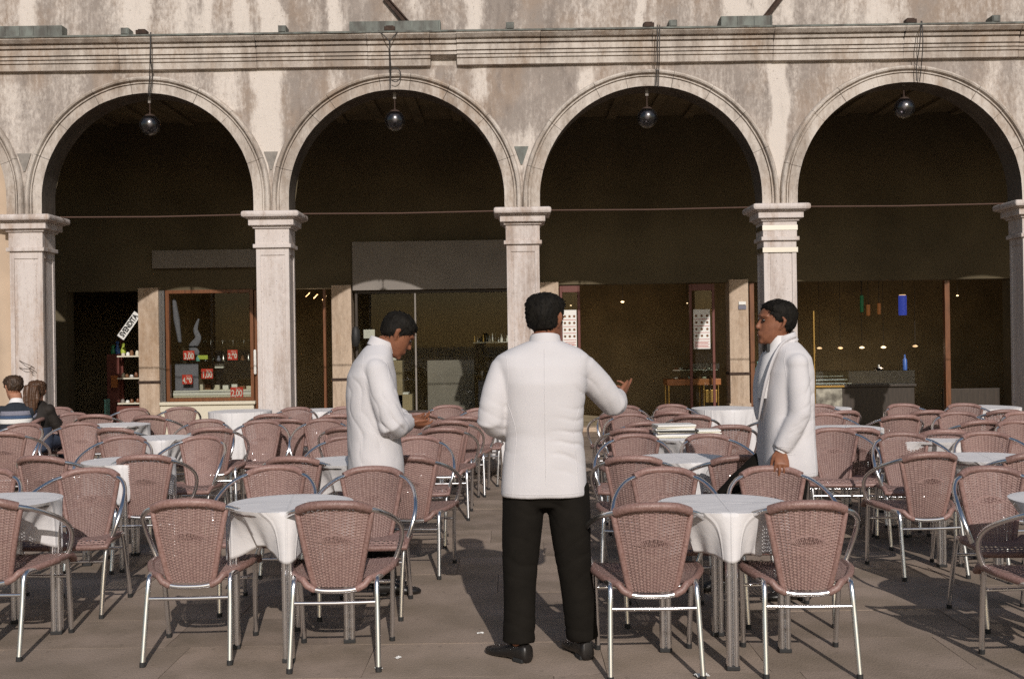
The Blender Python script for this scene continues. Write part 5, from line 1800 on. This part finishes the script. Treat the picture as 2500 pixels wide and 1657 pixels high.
# pale scarves hanging in the window
mk = thing('hanging_scarves', 'pale scarves hanging at the upper left inside the shop window', 'scarves', (-5.08, YS + .2, 1.62))
mb = MB()
mb.tube(spline([(.10, 0, .24), (.05, .01, .08), (.09, 0, -.06), (.0, .01, -.20), (.06, 0, -.28)], 6), lerp_list([.015, .035, .05, .07, .05], 25), 12, ref=(0, 1, 0), flat=.35, round_ends=True)
mb.build('scarf', M_wgrey, mk, smooth=True)
mb = MB()
mb.tube([(-.28, .0, .55), (-.25, .01, .25), (-.20, 0, -.1)], [.03, .05, .03], 10, round_ends=True)
mb.build('sash', M_wgrey, mk, smooth=True)
# shelf unit in the left doorway
su = thing('display_rack', 'dark red display rack with pale shelves in the left doorway', 'shelf', (-6.08, YS + .35, 0))
MB().box(-.22, .22, -.15, .15, .012, .50).build('cabinet', M_darkred, su, bevel=.004)
for z in (.53, .93, 1.28):
    MB().box(-.20, .22, -.16, .14, z, z + .022).build('shelf', M_cream, su)
MB().box(-.24, -.20, .10, .15, .50, 1.75).build('post', M_darkred, su)
MB().box(-.30, -.20, -.16, -.12, .80, .99).build('orange_panel', M_orange_wood, su)
rr = random.Random(9)
for z, n in ((.552, 4), (.952, 5), (1.302, 5)):
    for i in range(n):
        h = rr.uniform(.03, .09)
        mb = MB()
        mb.lathe([(0, 0), (.028, 0), (.032, h * .5), (.018, h), (0, h)], n=10)
        o = mb.build('trinket', rr.choice((M_white, M_cream, M_grey, M_brownfood, M_wood)), None, smooth=True, loc=(-6.22 + i * .075, YS + .28 + rr.uniform(-.05, .05), z))
        tag(o, 'small trinket on the %s shelf of the dark red rack, %s' % ({.552: 'lowest', .952: 'middle', 1.302: 'top'}[z], ORD[i]), 'trinket', 'trinkets on the red rack')
for x, z, m, lab, hh in ((-6.42, 1.33, M_green, 'green glass vase beside the rack in the left doorway', .14), (-6.35, 1.33, M_blue, 'blue glass vase beside the rack in the left doorway', .20), (-6.26, 1.33, M_lime, 'lime glass vase on the dark red rack', .17)):
    mb = MB()
    mb.lathe([(0, 0), (.035, 0), (.045, hh * .3), (.02, hh * .7), (.03, hh), (0, hh)], n=14)
    tag(mb.build('vase', m, None, smooth=True, loc=(x, YS + .42, z)), lab, 'vase')
obj_box('side_table', 'small dark stand holding the vases in the left doorway', 'stand', M_darkred, -6.5, -6.305, YS + .34, YS + .5, .012, 1.328)
obj_box('glass_sheet', 'narrow teal glass sheet standing in the left doorway', 'panel', M_teal, -6.46, -6.44, YS + .1, YS + .3, .05, .62)
# three slanting lamps and small lights inside the second doorway
for i, x in enumerate((-3.33, -3.20, -3.06)):
    mb = MB()
    mb.tube([(-.03, 0, -.03), (.03, 0, .03)], .008, 8, round_ends=True)
    tag(mb.build('ceiling_spot', M_lampdim, None, loc=(x, YS + .7, 2.25 - i * .028)), 'small slanting lit lamp in the doorway behind the second column, ' + ORD[i], 'lamp', 'three slanting lamps in the second doorway')
    if i == 1:
        bulb_light(bpy.data.objects[[o.name for o in COL.objects if o.name.startswith('ceiling_spot')][-1]], -.1, 5.0)
# second shop window: vases with flowers, glassware, picture frame
def bouquet(label, x, z0, h, seed):
    b_ = thing('flower_vase', label, 'vase', (x, YS + .35, z0))
    MB().lathe([(0, 0), (.045, 0), (.05, .02), (.035, h * .35), (.055, h * .5), (0, h * .5)], n=14).build('vase', M_white, b_, smooth=True)
    mb = MB()
    r_ = random.Random(seed)
    for i in range(60):
        p = Vector((r_.gauss(0, .05), r_.gauss(0, .04), h * .5 + abs(r_.gauss(.10, .05))))
        d = Vector((r_.uniform(-1, 1), r_.uniform(-1, 1), r_.uniform(-.3, 1))).normalized() * .022
        s = d.cross(Vector((r_.uniform(-1, 1), r_.uniform(-1, 1), 1))).normalized() * .014
        mb.add([p - s, p + d, p + s, p - d * .6], [(0, 1, 2, 3)])
    f = mb.build('flowers', M_cream, b_)
    f['kind'] = 'stuff'
MB_stand = lambda x0, x1, z, lab: obj_box('plinth', lab, 'stand', M_room, x0, x1, YS + .2, YS + .5, .336, z)
MB_stand(-2.05, -1.6, .62, 'low dark plinth under the white vase in the second shop window')
bouquet('white vase of pale flowers in the second shop window', -1.83, .655, .34, 2)
obj_box('white_tray', 'white square tray under the vase of flowers', 'tray', M_white, -1.98, -1.66, YS + .22, YS + .48, .622, .652)
MB_stand(-2.06, -1.75, 1.16, 'taller dark plinth behind the left waiter in the shop window')
bouquet('smaller vase of flowers just right of the left waiter', -1.90, 1.165, .30, 4)
obj_box('picture_frame', 'small white picture frame behind the left waiter', 'frame', M_white, -2.36, -2.18, YS + .2, YS + .22, 1.52, 1.66)
obj_box('glass_shelf', 'shelf of glassware left of the central column', 'shelf', M_steel, -.62, -.05, YS + .2, YS + .5, 1.42, 1.435)
rr = random.Random(12)
for i in range(12):
    h = rr.uniform(.06, .16)
    mb = MB()
    mb.lathe([(0, 0), (.022, 0), (.026, h * .4), (.010, h * .65), (.014, h), (0, h)], n=10)
    tag(mb.build('glass_ornament', rr.choice((M_silver, M_white, M_brownfood, M_caseglass, M_brass)), None, smooth=True, loc=(-.60 + i * .048, YS + .32 + rr.uniform(-.06, .06), 1.436)),
        'small glass ornament on the shelf by the central column, ' + ORD[i], 'ornament', 'glass ornaments on the shelf')
obj_box('display_stand', 'pale display stand low in the shop window left of the central waiter', 'stand', M_wgrey, -.55, -.12, YS + .25, YS + .6, .336, .82)
for i in range(5):
    mb = MB()
    mb.lathe([(0, 0), (.02, 0), (.004, .01), (.004, .07), (.026, .10), (.03, .15), (0, .15)], n=10)
    tag(mb.build('goblet', M_caseglass if i % 2 else M_silver, None, smooth=True, loc=(-.68 + i * .10, YS + .22, .825 if i else .345)), 'glass goblet at the pale display stand, ' + ORD[i], 'glass', 'goblets on the display stand')
obj_box('dark_screen', 'tall grey screen inside the shop window behind the left waiter', 'screen', M_grey, -1.38, -.62, YS + .55, YS + .58, .34, 1.15)
# wall lamp, dark oval, by the second pilaster
mb = MB()
mb.lathe([(0, -.16), (.03, -.155), (.062, -.10), (.07, 0), (.062, .10), (.03, .155), (0, .16)], n=18)
tag(mb.build('loudspeaker', M_ink, None, smooth=True, loc=(-2.44, YS - .10, 1.55)), 'black oval loudspeaker on the frame beside the second pilaster', 'loudspeaker')

# ice-cream posters on the door leaves
def poster(label, x0, x1, z0, z1):
    p = thing('menu_poster', label, 'poster', ((x0 + x1) / 2, YS + .035, (z0 + z1) / 2), 0, 'menu posters on the door leaves')
    hw, hh = (x1 - x0) / 2, (z1 - z0) / 2
    MB().box(-hw, hw, -.003, .003, -hh, hh).build('sheet', M_white, p)
    r_ = random.Random(int(x0 * 10))
    mb, mr = MB(), MB()
    for row in range(4):
        for c in range(3):
            cx, cz = -hw + hw * 2 * (c + .5) / 3, hh - .10 - row * .105
            mb.lathe([(0, 0), (.020, 0), (.020, .001), (0, .001)], (0, 0, 0), 12)
            k = 48
            for q in range(len(mb.v) - 50, len(mb.v)):
                vx, vy, vz = mb.v[q]
                mb.v[q] = (cx + vx, -.0035 - vz, cz + vy)
        zz = hh - .155 - row * .105
        mr.box(-hw + .01, hw - .01, -.0042, -.0032, zz - .004, zz + .004)
    for q in range(5):
        zz = -hh + .025 + q * .022
        mr.box(-hw + .012, hw - .012 - .02 * (q % 2), -.0042, -.0032, zz - .005, zz + .004)
    mb.build('pictures', M_brownfood, p)
    mr.build('printed_lines', M_print_red, p)
poster('menu poster right beside the head of the central waiter', .80, 1.02, 1.30, 1.92)
poster('menu poster on the door leaf left of the streaky pilaster', 2.86, 3.12, 1.28, 1.90)
# pastry stand with glass case
ps = thing('pastry_stand', 'wooden pastry stand with brass legs and a glass case in the dark doorway', 'stand', (2.92, YS + .45, 0))
MB().box(-.46, .40, -.22, .22, .70, .80).build('top', M_orange_wood, ps, bevel=.006)
for x in (-.43, .13, .36):
    for y in (-.19, .19):
        MB().tube([(x, y, .012), (x, y, .70)], .016, 10).build('leg', M_brass, ps, smooth=True)
MB().box(.16, .34, -.18, .18, .42, .62).build('drawer', M_brass, ps, bevel=.004)
mb = MB()
mb.box(-.24, .38, -.20, -.195, .802, 1.04)
mb.box(-.24, .38, -.19, .19, 1.041, 1.047)
mb.build('glass_case', M_caseglass, ps)
MB().box(-.36, .36, -.16, .16, .935, .945).build('case_shelf', M_steel, ps)
rr = random.Random(4)
for i in range(16):
    mb = MB()
    mb.ball((0, 0, .014), .036, .028, .02, 10, 6)
    up = i % 2
    tag(mb.build('pastry', M_brownfood if i % 3 else M_cream, None, smooth=True, loc=(2.62 + (i // 2) * .075, YS + .33 + rr.uniform(-.02, .08), .947 if up else .801)), 'small pastry on the %s of the wooden stand, %s' % ('glass case shelf' if up else 'wooden top', ORD[i // 2]), 'pastry', 'pastries on the wooden stand')
# light specks of the deep interior
for x, y, z, r_, lab in ((2.0, 19.5, 2.12, .035, 'small lit lamp deep in the dark doorway right of the central waiter'), (1.02, 18.6, 2.04, .018, 'tiny lit lamp above the poster beside the central waiter'),
                         (3.02, 18.6, 2.05, .014, 'tiny lit lamp above the poster left of the streaky pilaster'), (7.75, 18.8, 2.12, .022, 'tiny lit lamp at upper right inside the bar')):
    mb = MB()
    mb.lathe([(0, -r_ * .6), (r_ * .8, -r_ * .3), (r_, 0), (r_ * .5, r_ * .4), (0, r_ * .5)], n=14)
    lo = thing('interior_lamp', lab, 'lamp', (x, y, z))
    mb.build('shade', M_lamp, lo, smooth=True)
    if r_ > .02:
        bulb_light(lo, -.1, 3.0)
    MB().tube([(0, 0, r_ * .5), (0, 0, 3.0 - z)], .004, 5).build('cord', M_cable, lo)
# the bar at the right
ct = thing('bar_counter', 'bar counter with glass front and silver trays behind the right waiter', 'counter', (5.55, YS + .75, 0))
MB().box(-.82, -.22, -.25, .25, .012, .62).build('lit_marble_front', M_marble, ct, bevel=.006)
MB().box(-.218, .95, -.245, .25, .012, .62).build('body', M_darkwood, ct, bevel=.006)  # length of counter out of the sun, its shade put in as dark wood
MB().box(-.84, .97, -.29, .27, .62, .66).build('top', M_darkwood, ct, bevel=.006)
MB().box(-.845, -.2, -.296, -.291, .625, .655).build('brass_edge', M_brass, ct)
mb = MB()
mb.box(-.82, .95, -.27, -.264, .661, .88)
mb.box(-.82, .95, -.263, .2, .875, .881)
mb.build('glass_front', M_caseglass, ct)
for i in range(3):
    MB().box(-.80 + i * .02, -.05 - i * .03, -.2 + i * .12, -.10 + i * .12, .67 + i * .055, .69 + i * .055).build('silver_tray', M_silver, ct, bevel=.003)
mb = MB()
mb.lathe([(0, 0), (.07, 0), (.085, .03), (.03, .05), (.028, .09), (0, .09)], n=16)
tag(mb.build('silver_bowl', M_silver, None, smooth=True, loc=(6.0, YS + .72, .882)), 'silver bowl on the bar counter', 'bowl')
mb = MB()
mb.lathe([(0, 0), (.035, 0), (.035, .16), (.013, .20), (.013, .25), (0, .25)], n=14)
tag(mb.build('bottle', M_blue, None, smooth=True, loc=(6.42, YS + .70, .882)), 'blue bottle at the right end of the bar counter', 'bottle')
mb = MB()
mb.lathe([(0, 0), (.05, 0), (.052, .14), (.018, .20), (.018, .26), (0, .26)], n=14)
tag(mb.build('water_jug', M_teal, None, smooth=True, loc=(3.95, YS + .4, .80)), 'teal glass bottle just left of the right waiter', 'bottle')
obj_box('sideboard', 'dark wooden sideboard behind the right waiter', 'cabinet', M_wood, 3.83, 4.5, YS + .25, YS + .6, .012, .798)
for i, x in enumerate((4.85, 5.18, 5.52, 5.86, 6.36)):
    mb = MB()
    mb.lathe([(0, -.018), (.03, -.012), (.045, 0), (.02, .018), (0, .022)], n=14)
    lo = thing('bar_lamp', ['leftmost bar lamp beside the brass post', 'second bar lamp from the brass post', 'third bar lamp from the brass post', 'fourth bar lamp from the brass post', 'fifth and dimmest bar lamp from the brass post'][i], 'lamp', (x * 1.06, YS + 1.1, 1.25 if i < 4 else 1.26), 0, 'row of lamps over the bar')
    mb.build('shade', M_lamp if i in (2, 3) else M_lampdim, lo, smooth=True)
    if i in (1, 3):
        bulb_light(lo, -.05, 1.6)
    MB().tube([(0, 0, .02), (0, 0, 1.75)], .004, 5).build('cord', M_cable, lo)
for x, z0, z1, r_, m, lab in ((5.50, 1.83, 2.10, .028, M_lgreen, 'slim green hanging lantern in the bar'), (5.60, 1.77, 1.95, .03, M_lorange, 'left of the two orange hanging lanterns in the bar'),
                              (5.77, 1.79, 1.97, .026, M_lorange, 'right of the two orange hanging lanterns in the bar'), (6.14, 1.77, 2.09, .064, M_lblue, 'large blue hanging lantern in the bar')):
    lo = thing('hanging_lantern', lab, 'lantern', (x * 1.03, YS + .5, z0), 0, 'coloured lanterns in the bar')
    h = z1 - z0
    MB().lathe([(0, 0), (r_ * .92, 0), (r_, h * .1), (r_, h * .9), (r_ * .92, h), (0, h)], n=18).build('shade', m, lo, smooth=True)
    MB().lathe([(0, h), (r_ * .9, h), (r_ * .7, h + .012), (0, h + .012)], n=18).build('cap', M_lampdim if m is M_lblue else M_iron, lo, smooth=True)
    MB().tube([(0, 0, h + .01), (0, 0, 3.0 - z0)], .004, 5).build('cord', M_cable, lo)

# ------------------------------------------------------------------ menus on the third-row table, litter on the paving
rr = random.Random(17)
def stack(x, y, z, n, hw, hd, label_top, label, group, mats):
    zz = z
    for i in range(n):
        t = rr.uniform(.008, .016)
        mb = MB()
        mb.box(-hw, hw, -hd, hd, 0, t)
        o = mb.build('menu', mats[i % len(mats)], None, bevel=.002, loc=(x + rr.uniform(-.012, .012), y + rr.uniform(-.01, .01), zz))
        o.rotation_euler = (0, 0, R(rr.uniform(-7, 7)))
        tag(o, label_top if i == n - 1 else label % ('lowest' if i == 0 else ['second', 'third', 'fourth', 'fifth', 'sixth', 'seventh'][i - 1] + ' from the bottom'), 'menu', group)
        zz += t
stack(1.25, 8.40, TH + .003, 8, .15, .10, 'topmost white menu on the taller stack on the table', 'folded menu in the taller stack on the table, %s', 'taller stack of menus', [M_cream, M_white, M_wgrey, M_cream, M_ink, M_white])
stack(1.50, 8.38, TH + .003, 5, .085, .08, 'topmost white napkin on the shorter stack on the table', 'folded napkin in the shorter stack on the table, %s', 'shorter stack of napkins', [M_white, M_cream])
for x, y, rz, lab in ((.80, 4.68, 20, 'crumpled white paper scrap at the bottom edge between front chairs'), (-.55, 5.02, 60, 'white paper scrap on the paving left of the central waiter'), (-.18, 5.42, 10, 'tiny paper scrap on the paving beside the shadow of the central waiter'), (-.62, 4.86, -30, 'thin pale paper scrap on the paving by the front chair leg')):
    mb = MB()
    r_ = random.Random(int(x * 100))
    n = 5
    k = 1.0 if 'crumpled' in lab else .55
    vv = [(k * (i / n - .5) * .06, k * (j / n - .5) * .035, k * (.004 + r_.uniform(0, .012))) for i in range(n + 1) for j in range(n + 1)]
    mb.add(vv, [(i * (n + 1) + j, (i + 1) * (n + 1) + j, (i + 1) * (n + 1) + j + 1, i * (n + 1) + j + 1) for i in range(n) for j in range(n)])
    o = mb.build('paper_scrap', M_white, None, loc=(x, y, 0.0), fix=False)
    o.modifiers.new('thickness', 'SOLIDIFY').thickness = .001
    o.rotation_euler = (0, 0, R(rz))
    tag(o, lab, 'litter')
